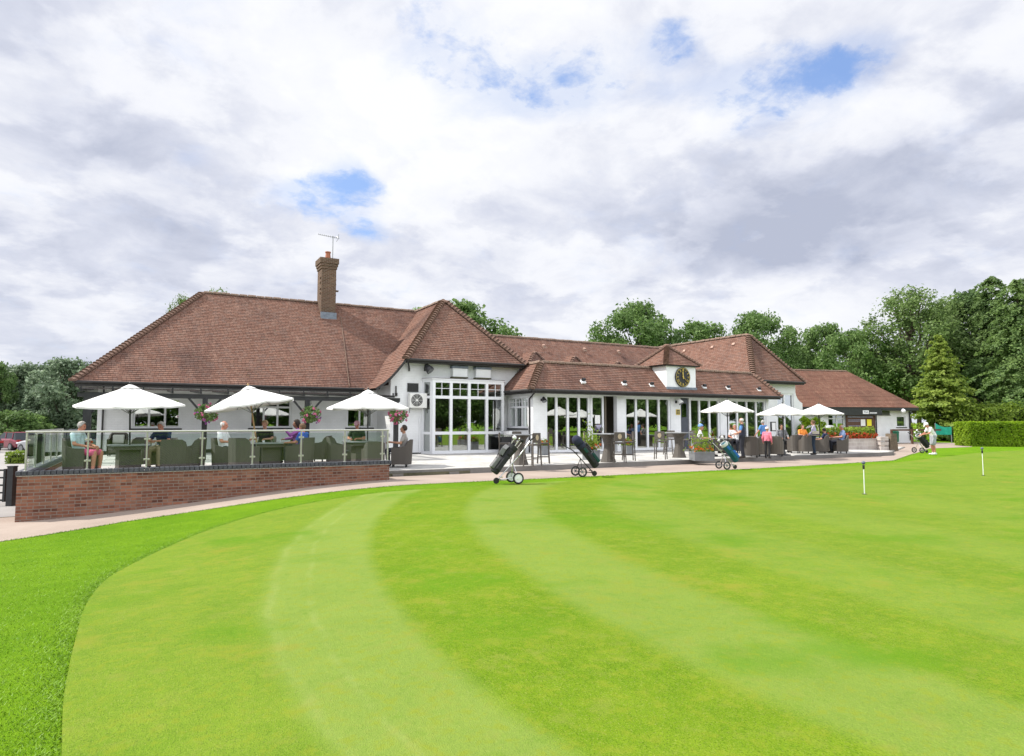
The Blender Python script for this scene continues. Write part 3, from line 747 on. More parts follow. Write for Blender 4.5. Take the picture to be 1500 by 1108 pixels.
g.tube([(CXR-.1,CY,CZe-.08),(15.5,WC-.05,CZe-.5),(15.5,WC-.05,4.1)], .035, 8)
cpart(g, 'gutter', M['soffit'], smooth=False)
b = MB(); b.tube([(9.42,WC-.04,2.8),(9.42,WC-.04,3.25)], .03, 6, 0); b.cbox((9.42,WC-.06,2.88), (.09,.09,.14)); cpart(b, 'wall_pipe', M['soffit'])
b = MB(); b.tube([(BX0-.38,WC-.04,.35),(BX0-.38,WC-.04,1.95)], .03, 8); cpart(b, 'wall_pipe', M['pvc'])
# clock turret
b = MB(); b.box(TX0, TX1, TF, 26.6, 3.32, 4.50); ct = cpart(b, 'clock_turret', M['white_paint'])
b = MB(); b.box(TX0-.03, TX1+.03, TF-.06, TF-.003, 3.20, 3.45); b.build('lead_apron', M['lead'], ct)
b = MB(); b.box(TX0-.16, TX1+.16, TF-.16, 26.7, 4.503, 4.56); b.build('eaves', M['soffit'], ct)
tc = ((TX0+TX1)/2, TF-.2+1.2); e0, e1, f0, f1 = TX0-.2, TX1+.2, TF-.2, TF+2.2; ap = (tc[0], tc[1], 5.62)
mb = MB()
for q in ([(e0,f0,4.56),(e1,f0,4.56),ap],[(e0,f1,4.56),(e0,f0,4.56),ap],[(e1,f0,4.56),(e1,f1,4.56),ap],[(e1,f1,4.56),(e0,f1,4.56),ap]): slope(mb, q)
mb.build('roof', M['tile'], ct)
mb = MB()
for c_ in ((e0,f0),(e1,f0),(e0,f1),(e1,f1)): bonnets(mb, (*c_,4.56), ap, .15, .13)
mb.lathe([(.20,-.12),(.20,.06),(.12,.12)], 10, ap); mb.build('hip_tiles', M['bonnet'], ct)
cc = ((TX0+TX1)/2+.06, TF-.012, 3.96)
Mc = Matrix.Translation(cc) @ Matrix.Rotation(R(90), 4, 'X')
b = MB(); b.lathe([(.47,0),(.50,.0),(.50,.05),(.47,.06),(.45,.04)], 40, M=Mc); ck = b.build('clock_face', [M['clock_black'], M['gold']], ct)
b = MB(); b.lathe([(.452,.052),(.452,.062),(.468,.062),(.468,.052)], 40, M=Mc, cap=False)
numerals = ['XII','I','II','III','IIII','V','VI','VII','VIII','IX','X','XI']
def stroke(x0_, y0_, x1_, y1_, wd, rot, rad):
    ca, sa = math.cos(rot), math.sin(rot)
    def T(x, y): y += rad; return (cc[0]+x*ca+y*sa, cc[1]-.062, cc[2]-x*sa+y*ca)
    a, b_ = T(x0_, y0_), T(x1_, y1_); b.bar(a, b_, wd, .008)
for i, s in enumerate(numerals):
    rot = i*math.pi/6; adv = {'I': .030, 'V': .058, 'X': .058}; tot = sum(adv[c_] for c_ in s); x = -tot/2
    for c_ in s:
        wd = adv[c_]; mx_ = x+wd/2; h = .062
        if c_ == 'I': stroke(mx_, -h, mx_, h, .018, rot, .362)
        elif c_ == 'V': stroke(x+.008, h, mx_, -h, .018, rot, .362); stroke(x+wd-.008, h, mx_, -h, .010, rot, .362)
        else: stroke(x+.008, h, x+wd-.008, -h, .018, rot, .362); stroke(x+.008, -h, x+wd-.008, h, .010, rot, .362)
        x += wd
b.build('numerals', M['gold'], ct)
b = MB()
def hand(ang, L, wd):
    dx, dz = math.sin(ang), math.cos(ang)
    b.bar((cc[0]-dx*.09, cc[1]-.075, cc[2]-dz*.09), (cc[0]+dx*L, cc[1]-.075, cc[2]+dz*L), wd, .008)
hand(R(128), .36, .035); b2 = None; hand(R(-5), .27, .05); b.cbox((cc[0], cc[1]-.082, cc[2]), (.07,.01,.07)); b.build('clock_hands', M['gold'], ct)
# right gabled block
KX, KY, KR, KZe, KZr = 32.6, 25.5, 2.26, 4.12, 7.18
kp = [(KX+KR,KZe),(35.15,3.72),(35.5,3.42),(35.95,3.2)]
sl = [[(KX-KR,KY,KZe),(KX+KR,KY,KZe),(KX,KY+KR,KZr)], [(KX-KR,38.5,KZe),(KX-KR,KY,KZe),(KX,KY+KR,KZr),(KX,38.5,KZr)], [(KX+KR,KY,KZe),(KX+KR,38.5,KZe),(KX,38.5,KZr),(KX,KY+KR,KZr)],
      [(KX-KR-2.2,38.5,KZe-2.4),(KX-KR-2.2,28.0,KZe-2.4),(KX-KR,28.0,KZe),(KX-KR,38.5,KZe)]]
roof('right', sl, [((KX,KY+KR,KZr),(KX,36.5,KZr))], [((KX-KR,KY,KZe),(KX,KY+KR,KZr)), ((KX+KR,KY,KZe),(KX,KY+KR,KZr))])
WR = 26.0
ra, rb_ = on_y(1139, 620, WR)[0], on_y(1163.5, 620, WR)[0]
w = MB(); cell_wall(w, 'y', 30.31, 34.62, .1, 4.06, WR, .26, [(ra, rb_, .45, 3.45)])
kp = [(34.62,3.55),(34.68,3.34),(34.80,3.14),(35.0,2.98),(35.25,2.86)]
for (xa, za), (xb, zb) in zip(kp[:-1], kp[1:]):
    w.face([(xa,WR,.1),(xb,WR,.1),(xb,WR,zb),(xa,WR,za)]); w.face([(xa,WR,za),(xb,WR,zb),(xb,40,zb),(xa,40,za)])
w.face([(35.25,WR,.1),(35.25,40,.1),(35.25,40,2.86),(35.25,WR,2.86)]); w.face([(34.62,WR+.26,3.4),(34.62,40,3.4),(34.62,40,4.06),(34.62,WR+.26,4.06)])
cpart(w, 'wall', M['white_brick'], fix=False)
W = rb_-ra
glazing('window', club, Vector((ra, WR+.05, 0))-CB, W, [W*.48], [.45, 2.25, 2.55, 3.45], .11, .09, curtain=[(W*.55, W*.93)])
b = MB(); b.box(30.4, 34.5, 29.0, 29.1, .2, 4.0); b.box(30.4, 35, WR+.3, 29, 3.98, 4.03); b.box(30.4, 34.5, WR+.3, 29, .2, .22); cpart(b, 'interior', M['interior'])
g = MB(); g.tube([(KX-KR,KY-.04,KZe-.03),(KX+KR,KY-.04,KZe-.03)], .06, 8); g.box(KX-KR+.05, KX+KR-.03, KY+.02, KY+.06, KZe-.16, KZe-.02); g.box(KX-KR+.05, KX+KR-.03, KY+.065, WR-.003, KZe-.14, KZe-.1); cpart(g, 'gutter', M['soffit'])
# chimney
b = MB()
b.box(8.29, 9.09, 36.15, 37.15, 7.2, 10.25); 
for i, o_ in enumerate((.04, .08, .12, .12)): b.box(8.29-o_, 9.09+o_, 36.15-o_, 37.15+o_, 10.253+i*.15, 10.253+i*.15+.147)
for z in (9.72, 9.45, 9.1, 8.85): b.box(8.24, 8.287, 36.3, 36.5, z, z+.07); b.box(9.093, 9.14, 36.3, 36.5, z-.05, z+.02)
b.box(9.093, 9.28, 36.32, 36.5, 9.05, 9.12)
chim = cpart(b, 'chimney', M['chimney_brick']); KEEP.append(chim)
b = MB(); b.lathe([(.17,0),(.15,.12),(.13,.34),(.16,.36),(.16,.42),(.11,.42)], 14, (8.68,36.45,10.86)); b.build('chimney_pot', M['terracotta'], chim, smooth=False)
b = MB(); b.box(8.26, 9.12, 36.02, 36.146, 7.40, 7.78); b.build('lead_apron', M['lead'], chim)
b = MB(); mz = 12.12; b.tube([(8.92,36.35,10.6),(8.92,36.35,mz+.08)], .022, 6)
b.tube([(8.05,36.15,mz),(9.3,36.45,mz+.03)], .014, 5)
for i in range(10):
    x = 8.08+i*.115; L = .11+.012*i; b.tube([(x-.05,36.16+.24*(x-8.05)-L,mz+.02),(x+.05,36.16+.24*(x-8.05)+L,mz+.02)], .008, 4)
b.tube([(9.2,36.2,mz-.12),(9.25,36.45,mz+.02),(9.2,36.7,mz+.2)], .01, 4); b.tube([(9.2,36.2,mz+.2),(9.25,36.45,mz+.02),(9.2,36.7,mz-.12)], .01, 4)
b.build('aerial', M['grey_metal'], chim)
# roof vents
M['ochre'] = pm('ochre_stained_flashing', (.30,.20,.085), .8, .3, 8)
M['vent_tile'] = pm('pale_vent_tile', (.42,.27,.21), .8, .1)
def roof_vent(px, py, y, sl_, s=1.0, dark=True):
    x, z = on_y(px, py, y); n = Vector((0, -sl_, 1)).normalized(); a = math.atan(sl_)
    b = MB(); Mv = Matrix.Translation((x, y, z)) @ Matrix.Rotation(a, 4, 'X')
    b.box(-.17*s, .17*s, -.40*s, .12*s, .004, .03, 1, Mv); b.box(-.12*s, .12*s, -.10*s, .12*s, .031, .15*s, 0, Mv)
    if dark: b.box(-.09*s, .09*s, .0, .10*s, .151*s, .28*s, 2, Mv)
    cpart(b, 'roof_vent', [M['white_paint'] if dark else M['vent_tile'], M['ochre'] if dark else M['ridge'], M['black']])
for px, py in ((853,562),(913,565),(953,567.5),(1030,570),(1065,571.5),(1110,574)): roof_vent(px, py, FY+.42, 1.0, .95)
for px, py in ((796,507),(855.7,512),(905.5,515.5)): roof_vent(px, py, 33.5, .826, .6, False)
for px, py in ((1002.7,515),(1043.7,509.5),(1075,505)):
    # vents on the left-facing slope of the right block
    r_ = ray(px, py); c_ = (KZr-KZe)/KR; k_ = (KZr-c_*KX-CZ)/(r_[2]-c_*r_[0]); p = Vector((k_*r_[0], k_*r_[1], CZ+k_*r_[2]))
    b = MB(); Mv = Matrix.Translation(p) @ Matrix.Rotation(-math.atan(c_), 4, 'Y'); b.box(-.08,.10,-.10,.10,.0,.08,0,Mv); cpart(b, 'roof_vent', M['vent_tile'])

# everything but the left wing was laid out at a trial distance; move it out to its measured one (the same shape, 13% larger and farther)
KS = 1.13; EYE0 = Vector((0, 0, CZ))
for ch in list(club.children):
    if ch in KEEP: continue
    p = CB+ch.location; ch.location = EYE0+(p-EYE0)*KS-CB; ch.scale = (KS, KS, KS)
WC *= KS; WF *= KS; WR *= KS
# ------------------------------------------------------------------ parapet, balustrade, pergola
PX0, PX1, PY = -2.46, 6.24, 18.30
par = thing('parapet_wall', 'low red brick parapet wall with a dark blue-grey coping along the raised left terrace', 'wall', (PX0, PY, -.5))
o0 = -Vector(par.location)
b = MB(); b.box(PX0, PX1, PY, PY+.24, -1.0, .44); b.box(PX0, PX0+.24, PY+.2405, 26.0, -1.0, .44); b.build('wall', M['red_brick'], par, loc=o0)
b = MB(); rr = random.Random(4)
b.box(PX0-.02, PX1+.01, PY-.02, PY+.255, .442, .462, 1); b.box(PX0-.02, PX0+.255, PY+.2555, 26.0, .442, .462, 1)
x = PX0-.03
while x < PX1:
    b.box(x, x+.098, PY-.035, PY+.262, .464, .558+rr.random()*.004, 0); x += .110
y = PY+.27
while y < 25.9: b.box(PX0-.035, PX0+.262, y, y+.098, .464, .558, 0); y += .110
b.build('coping', [M['blue_coping'], M['mortar']], par, loc=o0, bevel=.008)
bal = thing('glass_balustrade', 'glass panel balustrade with brushed steel posts standing on the brick parapet', 'railing', (PX0, PY, .56))
o0 = -Vector(bal.location); RT = 1.45; YB = PY+.12
pxs = [36, 128.6, 215, 296, 370, 441, 505, 560]
bx = [on_y(p, 660, YB)[0] for p in pxs]; bx[0] = PX0+.13; bx.append(bx[-1]+.16)
by = [YB, YB+1.5, YB+3.0, YB+4.5, YB+6.0, YB+7.5]
pts = [(x, YB) for x in bx]+[(PX0+.13, y) for y in by[1:]]
for x, y in pts:
    b = MB(); b.tube([(x,y,.556),(x,y,RT-.02)], .022, 10); b.lathe([(.05,.556),(.05,.566),(.024,.574)], 12, (x,y,0)); b.build('post', M['steel'], bal, smooth=False, loc=o0)
b = MB(); b.tube([(PX0+.1,YB,RT),(bx[-1]+.03,YB,RT)], .025, 10); b.tube([(PX0+.13,YB,RT),(PX0+.13,by[-1],RT)], .025, 10); b.build('handrail', M['steel'], bal, loc=o0)
for a, c_ in list(zip(bx[:-2], bx[1:-1])):
    b = MB(); b.box(a+.05, c_-.05, YB-.005, YB+.005, .63, RT-.07); b.build('glass_panel', M['rail_glass'], bal, loc=o0)
for a, c_ in zip(by[:-1], by[1:]):
    b = MB(); b.box(PX0+.125, PX0+.135, a+.05, c_-.05, .63, RT-.07); b.build('glass_panel', M['rail_glass'], bal, loc=o0)
def clamp(c, size): q = MB(); q.cbox(c, size); q.build('glass_clamp', M['steel'], bal, loc=o0, bevel=.008)
for i, x in enumerate(bx[:-1]):
    for z in (.76, 1.26):
        for s in (-1, 1):
            if not (i == 0 and s < 0): clamp((x+s*.045, YB, z), (.05, .035, .045))
for y in by[1:]:
    for z in (.76, 1.26):
        for s in (-1, 1): clamp((PX0+.13, y+s*.045, z), (.035, .05, .045))
PGY = 26.2; pgx = [-1.7, 1.9, 5.55, 9.2]
per = thing('pergola', 'black timber lean-to canopy with square posts and grey roof sheets along the left wing', 'canopy', (pgx[0], PGY, FL))
o0 = -Vector(per.location)
for i, x in enumerate(pgx):
    b = MB(); wdt = .085 if i else .12; b.box(x-wdt, x+wdt, PGY-wdt, PGY+wdt, FL, 2.53); b.build('post', M['black'], per, loc=o0)
b = MB(); b.box(pgx[0]-.3, pgx[-1]+.15, PGY-.06, PGY+.06, 2.534, 2.70); b.box(pgx[0]-.12, pgx[0]+.12, PGY+.065, WY-.02, 2.53, 2.69); b.box(pgx[-1]-.08, pgx[-1]+.08, PGY+.065, WC-.03, 2.53, 2.69); b.build('beam', M['black'], per, loc=o0)
b = MB()
for i, x in enumerate(pgx):
    for s in (-1, 1):
        if (i == 0 and s < 0) or (i == 3 and s > 0): continue
        b.bar((x+s*.07, PGY, 1.98), (x+s*.55, PGY, 2.56), .07, .07)
b.build('brace', M['black'], per, loc=o0)
b = MB(); x = pgx[0]-.2
while x < pgx[-1]+.1:
    b.bar((x, PGY-.25, 2.745), (x, WY-.05, 3.10), .06, .09)
    b.cbox((x, PGY-.12, 2.85), (.05,.05,.10)); x += .91
b.build('rafter', M['black'], per, loc=o0)
b = MB(); b.face([(pgx[0]-.3,PGY-.3,2.80),(pgx[-1]+.15,PGY-.3,2.80),(pgx[-1]+.15,WY-.06,3.16),(pgx[0]-.3,WY-.06,3.16)])
pc = bpy.data.materials.new('clear_grey_sheet'); pc.use_nodes = True; t_ = pc.node_tree; t_.nodes.clear(); N = NT(t_)
o_ = N.n('ShaderNodeOutputMaterial'); tr = N.n('ShaderNodeBsdfTransparent', i_Color=(.97,.98,.99,1)); df = N.n('ShaderNodeBsdfTranslucent', i_Color=(.62,.66,.70,1)); gl = N.n('ShaderNodeBsdfGlossy', i_Roughness=.1)
m1 = N.n('ShaderNodeMixShader', i_0=.07); N.link(tr.outputs[0], m1.inputs[1]); N.link(df.outputs[0], m1.inputs[2])
m2 = N.n('ShaderNodeMixShader', i_0=N.n('ShaderNodeFresnel', i_IOR=1.45).outputs[0]); N.link(m1.outputs[0], m2.inputs[1]); N.link(gl.outputs[0], m2.inputs[2]); N.link(m2.outputs[0], o_.inputs[0])
b.build('roof_sheet', pc, per, loc=o0, fix=False)
# ------------------------------------------------------------------ wall fixtures (hang on the clubhouse)
x0_, z1_ = on_y(600, 576, WC-.3); x1_, z0_ = on_y(625, 598, WC-.3)
ac = thing('air_conditioner', 'cream air conditioning unit with a round fan grille beside the glazed bay', 'air conditioner', (x0_, WC-.02, z0_))
wd, hh = x1_-x0_, z1_-z0_
b = MB(); b.box(0, wd, -.34, -.06, 0, hh); b.build('casing', M['aluminium'], ac, bevel=.02)
b = MB(); Mv = Matrix.Translation((wd*.40,-.343,hh*.52)) @ Matrix.Rotation(R(90), 4, 'X')
for r_ in (.10,.17,.24,.30): b.lathe([(r_,0),(r_+.009,0),(r_+.009,.02),(r_,.02)], 24, M=Mv, cap=False)
b.lathe([(.06,0),(.06,.025)], 16, M=Mv)
for k in range(8): b.bar(Mv @ Vector((0,0,.01)), Mv @ Vector((.30*math.cos(k*.785), .30*math.sin(k*.785), .01)), .01)
b.build('fan_grille', M['aluminium'], ac)
b = MB(); b.lathe([(.30,-.002),(.30,.004)], 28, M=Mv); b.build('fan_opening', M['dark_metal'], ac)
b = MB(); b.bar((.1,-.3,-.03),(.1,-.003,-.03),.03); b.bar((wd-.1,-.3,-.03),(wd-.1,-.003,-.03),.03); b.bar((.1,-.02,-.25),(.1,-.02,.2),.03); b.bar((wd-.1,-.02,-.25),(wd-.1,-.02,.2),.03); b.build('bracket', M['grey_metal'], ac)
b = MB(); xa, za = on_y(596.5, 574, WC); xb, zb = on_y(612.5, 562, WC); b.box(xa, xb, WC-.05, WC-.003, za, zb)
for k in range(6): b.box(xa+.03, xb-.03, WC-.065, WC-.052, za+.04+k*(zb-za-.06)/6, za+.08+k*(zb-za-.06)/6)
tag(b.build('wall_vent', M['dark_metal']), 'dark square louvred wall vent above the air conditioning unit', 'vent')
def floodlight(px, py, y, label, head_m, aim=(0,-.75,-.65), s=1.0, rz=0.0):
    x, z = on_y(px, py, y)
    t_ = thing('floodlight', label, 'lamp', (x, y, z), rz)
    b = MB(); b.cbox((0,-.03,.0), (.12*s,.06,.16*s)); b.tube([(0,-.06,0),(0,-.22*s,.05)], .025, 8); b.build('arm', M['dark_metal'], t_)
    b = MB(); d = Vector(aim).normalized(); q = Vector((0,-.34*s,.0)); Mv = Matrix.Translation(q) @ d.to_track_quat('Z','Y').to_matrix().to_4x4()
    b.lathe([(.04,-.22*s),(.10*s,-.16*s),(.15*s,.0),(.17*s,.14*s)], 14, M=Mv); b.build('lamp_head', head_m, t_)
    b = MB(); b.lathe([(.15*s,.142*s),(.15*s,.146*s)], 14, M=Mv); b.build('lens', M['grey_metal'], t_)
floodlight(623, 541, WC-.003, 'large black floodlight under the eave left of the glazed bay', M['dark_metal'], (.45,-.55,-.75), 1.25)
floodlight(793, 586, WF-.003, 'small black lantern lamp on the white pier left of the folding doors', M['dark_metal'], (0,-.6,-.9), .75)
floodlight(990, 589, WF-.003, 'grey floodlight under the clock turret above the entrance door', M['aluminium'], (.2,-.6,-.85), .95)
x, z = on_y(993, 604, WF); b = MB(); b.box(x-.16, x+.16, WF-.02, WF-.003, z-.16, z+.16, 0); b.box(x-.12, x+.12, WF-.026, WF-.021, z-.12, z+.12, 1)
for k in range(3): b.box(x-.09, x+.09, WF-.03, WF-.0265, z-.08+k*.06, z-.055+k*.06, 0)
tag(b.build('wall_plaque', [M['gold'], M['black']]), 'small square gold and black plaque on the pier beside the entrance door', 'sign')
x, z = on_y(1131.5, 625, WF); b = MB(); b.box(x-.22, x+.22, WF-.10, WF-.003, z-.30, z+.30, 0); b.box(x-.17, x+.17, WF-.106, WF-.101, z-.24, z+.24, 1)
tag(b.build('menu_case', [M['dark_metal'], M['paper']]), 'dark framed menu case on the white wall at the right end of the glass doors', 'sign')
# ------------------------------------------------------------------ professional shop at the right
sx, sy, sz = at_depth(1334, 643, 50.0)
SH = Vector((sx, sy, .33)); SRZ = -math.atan2(V[0]*0+math.cos(R(75.8)), 1)*0 - (R(90-14.2)*0) + (R(14.2)-YAW)
shop = thing('shop_building', 'low white brick shop with a brown hipped roof and black fascia', 'building', SH, SRZ)
# local frame: origin at the right front wall corner, x to the right along the front, y away
SE = 2.50; SL = -15.0; ov = .55
RW = 3.42; SDp = 9.0
mb = MB()
E0, E1, ya, yb = SL, .35, -ov, -ov+2*RW
zr = SE+3.0
for q in ([(E0,ya,SE),(E1,ya,SE),(E1-RW,ya+RW,zr),(E0,ya+RW,zr)], [(E1,ya,SE),(E1,yb,SE),(E1-RW,ya+RW,zr)], [(E1,yb,SE),(E0,yb,SE),(E0,ya+RW,zr),(E1-RW,ya+RW,zr)]): slope(mb, q, .16, .02)
o = mb.build('roof', M['tile_shop'], shop)
rb = MB(); ridge_tiles(rb, (E0,ya+RW,zr), (E1-RW,ya+RW,zr), .11); rb.build('ridge_tiles', M['tile_shop'] and M['ridge'], o)
w = MB()
def sp(px):     # pixel column -> local x on the shop front
    r = ray(px, 620); c_, s_ = math.cos(SRZ), math.sin(SRZ)
    # SH + a*(c,s) = k*(r0,r1)
    k = (SH.x*s_-SH.y*c_)/(r[0]*s_-r[1]*c_); return (k*r[0]-SH.x)*c_+(k*r[1]-SH.y)*s_
dx0, dx1 = sp(1213), sp(1237.5)
wx0, wx1 = sp(1313.5), sp(1327); vx0, vx1 = sp(1288), sp(1303)
cell_wall(w, 'y', SL+1, 0, -.3, SE-.05, 0, .25, [(dx0, dx1, .02, 1.95), (wx0, wx1, 1.02, 1.86)])
cell_wall(w, 'x', .2505, 6.0, -.3, SE-.05, -.25, .25, [])
w.build('wall', M['white_brick'], shop, fix=False)
glazing('window', shop, Vector((wx0,.05,0)), wx1-wx0, [], [1.02, 1.86], .07, .08, curtain=[(.05, wx1-wx0-.05)], sill=1)
dd = dx1-dx0
glazing('door', shop, Vector((dx0,.05,0)), dd, [dd*.55], [.02, 1.65, 1.95], .08, .08)
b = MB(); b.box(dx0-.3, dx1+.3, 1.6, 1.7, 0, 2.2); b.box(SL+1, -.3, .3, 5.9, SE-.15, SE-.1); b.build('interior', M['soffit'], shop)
b = MB(); fxr = sp(1284.5); b.box(SL, fxr, ya+.02, -.06, SE-.60, SE-.10, 0); b.box(fxr+.003, E1-.04, ya+.03, -.003, SE-.24, SE-.10, 0); b.box(fxr+.01, E1-.05, ya+.0, ya+.025, SE-.2, SE-.02); b.box(SL, fxr, ya-.01, ya+.015, SE-.1, SE-.02); b.box(0.01, E1-.06, -.3, 6, SE-.24, SE-.1); b.build('fascia', M['black'], shop)
b = MB(); b.box(vx0, vx1, -.06, -.003, 1.95, 2.22, 0)
for k in range(4): b.box(vx0+.04, vx1-.04, -.075, -.062, 1.98+k*.06, 2.01+k*.06, 0)
b.box(vx0-.05, vx1+.05, -.09, -.003, 1.89, 1.945, 1); b.build('louvre', [pm('olive_vent', (.075,.085,.05), .6), M['kerb']], shop)
b = MB(); b.ball((sp(1314), -.62, SE-.28), .17, 10); b.tube([(sp(1314),-.60,SE-.1),(sp(1314),-.62,SE-.15)], .03, 6); b.build('globe_lamp', M['pvc'], shop, smooth=True)
b = MB(); b.tube([(sp(1283),-.05,0),(sp(1283),-.05,SE-.3)], .04, 8); b.tube([(-.06,-.05,0),(-.06,-.05,SE-.3)], .05, 8); b.build('downpipe', M['black'], shop)
def text(name, body, size, mat, parent, loc, rot=(R(90),0,0), ext=.004, align='CENTER'):
    cu = bpy.data.curves.new(name, 'FONT'); cu.body = body; cu.size = size; cu.extrude = ext; cu.align_x = align; cu.align_y = 'CENTER'
    tmp = bpy.data.objects.new(name, cu); COL.objects.link(tmp); bpy.context.view_layer.update()
    me = bpy.data.meshes.new_from_object(tmp.evaluated_get(bpy.context.evaluated_depsgraph_get()))
    bpy.data.objects.remove(tmp); me.materials.clear(); me.materials.append(mat)
    return link(name, me, parent, loc, rot)
def world(p): return shop.matrix_basis @ Vector(p)
fy = ya+.01
sg = thing('fascia_sign', 'small white lettered sign board on the black fascia of the shop', 'sign', world((sp(1260.5), fy, SE-.37)), SRZ)
b = MB(); b.box(-.26, .26, -.03, .0, -.13, .13); b.build('board', M['pvc'], sg)
text('lettering', 'PGA', .19, pm('navy_letters', (.03,.04,.10), .5), sg, (0,-.032,0))
b = MB(); x = .34; rr = random.Random(3)
while x < 1.0: w_ = .03+.05*rr.random(); b.box(x, x+w_, -.02, -.012, -.10, -.01); x += w_+.018
b.build('caption', M['pvc'], sg)
nb0, nb1 = sp(1238.5), sp(1279)
nbd = thing('notice_board', 'brown timber notice board with a white and a yellow paper beside the shop door', 'notice board', world(((nb0+nb1)/2, -.14, .75)), SRZ)
hw = (nb1-nb0)/2
b = MB(); b.box(-hw, hw, 0, .05, .0, 1.15); b.box(-hw-.05, -hw-.003, -.02, .06, -.7, 1.2); b.box(hw+.003, hw+.05, -.02, .06, -.7, 1.2)
for k in range(5): b.box(-hw, hw, -.012, -.002, .02+k*.22, .03+k*.22)
b.build('board', M['brown_board'], nbd)
for xx, mt in ((.18, 'paper'), (.74, 'yellow_paper')):
    b = MB(); b.box(xx-.2, xx+.2, -.03, -.014, .35, .85); b.build('notice', M[mt], nbd)
b = MB(); rr = random.Random(8); x = -hw+.08         # painted lines of lettering too small to read
while x < hw-.12: w_ = .03+.05*rr.random(); b.box(x, x+w_, -.018, -.0125, .98, 1.10); x += w_+.022
lt_ = pm('pale_lettering', (.30,.32,.42), .6); b.build('lettering', lt_, nbd)
for zz in (.78, .68, .33):
    x = -hw+.12; b = MB()
    while x < -.1: w_ = .02+.04*rr.random(); b.box(x, x+w_, -.018, -.0125, zz, zz+.055); x += w_+.02
    b.build('lettering', lt_, nbd)
x, y, z = place(1217, 647, lambda x, y: terrain(x, y)); x, y, z = at_depth(1217, 647, 41.5); z = 1.65-(647-620)/950*41.5
ab = thing('pavement_sign', 'white rounded A-board sign with a teal panel standing behind the parasols', 'sign', (x, y, z), SRZ)
for s in (-1, 1):
    b = MB(); pr = [(-.42,0),(.42,0)]+[(.42*math.cos(a), .75+.32*math.sin(a)) for a in [k*math.pi/10 for k in range(11)]]
    b.prism(pr, 'y', -.012, .012); o = b.build('panel', M['pvc'], ab, loc=(0, s*.17, 0), rot=(R(14)*s, 0, 0))
    if s < 0:
        b = MB(); b.box(-.36, .36, -.017, -.0125, .12, .42); b.build('printed_panel', M['teal'], o)
        b = MB(); b.box(-.25, .25, -.017, -.0125, .62, .68); b.box(-.2, .2, -.017, -.0125, .74, .79); b.build('print', M['green_bin'], o)
# planter wall with hedge and red flowers, timber block, rail fence, bin
def cards(mb, pts, size, rng, up=.3, m=0, norm=None, fold=.25):
    """Leaf-sized folded cards at the given points."""
    n = len(pts); 
    for i, p in enumerate(pts):
        d = Vector((rng.gauss(0,1), rng.gauss(0,1), rng.gauss(0,1)+up))
        if norm is not None: d += Vector(norm[i])*1.5
        d.normalize(); a = d.orthogonal().normalized(); a = Matrix.Rotation(rng.random()*6.28, 3, d) @ a; c_ = d.cross(a)
        s = size*(.6+.8*rng.random()); p = Vector(p)
        q = (p-a*s*.5, p-c_*s*.33+d*s*fold*.3, p+a*s*.55, p+c_*s*.33+d*s*fold*.3)
        mb.face(q, m)
def hedge(name, label, cat, loc, rz, size, n, leaf, mat, seed, rough=.12, round_=0.0, kindgroup=None, flowers=None):
    rng = random.Random(seed); L, D, H = size
    t_ = thing(name, label, cat, loc, rz)
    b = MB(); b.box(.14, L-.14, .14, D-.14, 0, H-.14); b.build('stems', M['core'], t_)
    pts, nr = [], []
    faces = [(L*H, 'f'), (L*H*.4, 'b'), (L*D, 't'), (D*H, 'l'), (D*H, 'r')]; tot = sum(a for a, _ in faces)
    for a, k in faces:
        for _ in range(int(n*a/tot)):
            u, v = rng.random(), rng.random(); j = rng.gauss(0, rough*.5)
            bulge = round_*math.sin(u*9+v*5+seed)
            p, q = {'f': ((u*L, j-bulge*.5, v*H), (0,-1,.4)), 'b': ((u*L, D+j, v*H), (0,1,.4)), 't': ((u*L, v*D, H+j+bulge), (0,0,1)), 'l': ((j, u*D, v*H), (-1,0,.4)), 'r': ((L+j, u*D, v*H), (1,0,.4))}[k]
            pts.append(p); nr.append(q)
    b = MB(); cards(b, pts, leaf, rng, .3, norm=nr); b.build('foliage', mat, t_, fix=False)
    if flowers:
        b = MB(); fp = [(rng.random()*L, -.04-rng.random()*.12, rng.random()*H*.62) for _ in range(flowers[1])]
        cards(b, fp, .13, rng, 0, norm=[(0,-1,.5)]*len(fp)); b.build('flowers', flowers[0], t_, fix=False)
    return t_
pa = on_z(1213, 659.5, .12); pb = on_z(1290, 657.5, .14)
ang = math.atan2(pb[1]-pa[1], pb[0]-pa[0]); L = math.hypot(pb[0]-pa[0], pb[1]-pa[1])
b = MB(); b.box(0, L, 0, 1.3, -.3, .58); b.box(-.03, L+.03, -.03, 1.33, .583, .64)
o = b.build('raised_bed', M['pink_stone'], loc=(*pa, .1), rot=(0,0,ang)); tag(o, 'low pale stone raised bed under the red flowering hedge near the shop', 'planter')
hedge('flowering_hedge', 'clipped lime-green hedge with red flowers along its front in the stone bed', 'hedge', (pa[0]-math.sin(ang)*.25, pa[1]+math.cos(ang)*.25, .74), ang, (L-.1, .9, .55), 2600, .12, M['leaf_lime'], 5, .1, .03, None, (M['red_flower'], 260))
x, y, z = place(1297, 660, lambda x, y: .05)
b = MB()
for k, (w_, zz) in enumerate(((.75,.02),(.62,.30),(.52,.58))): b.box(-.35-w_*.1, .1, -.2, .2, zz, zz+.24, 0)
b.prism([(.11,0),(.62,0),(.55,1.0),(.22,1.0)], 'y', -.26, .26, 1)
o = b.build('timber_post_block', [M['pink_stone'], M['sleeper']], loc=(x, y, .03), rot=(0,0,-.45), bevel=.02); tag(o, 'stubby weathered timber post block at the end of the stone bed', 'bollard')
rf = thing('rail_fence', 'dark brown single rail fence running in front of the white shop wall', 'fence', world((sp(1281), -1.6, -.05)), SRZ)
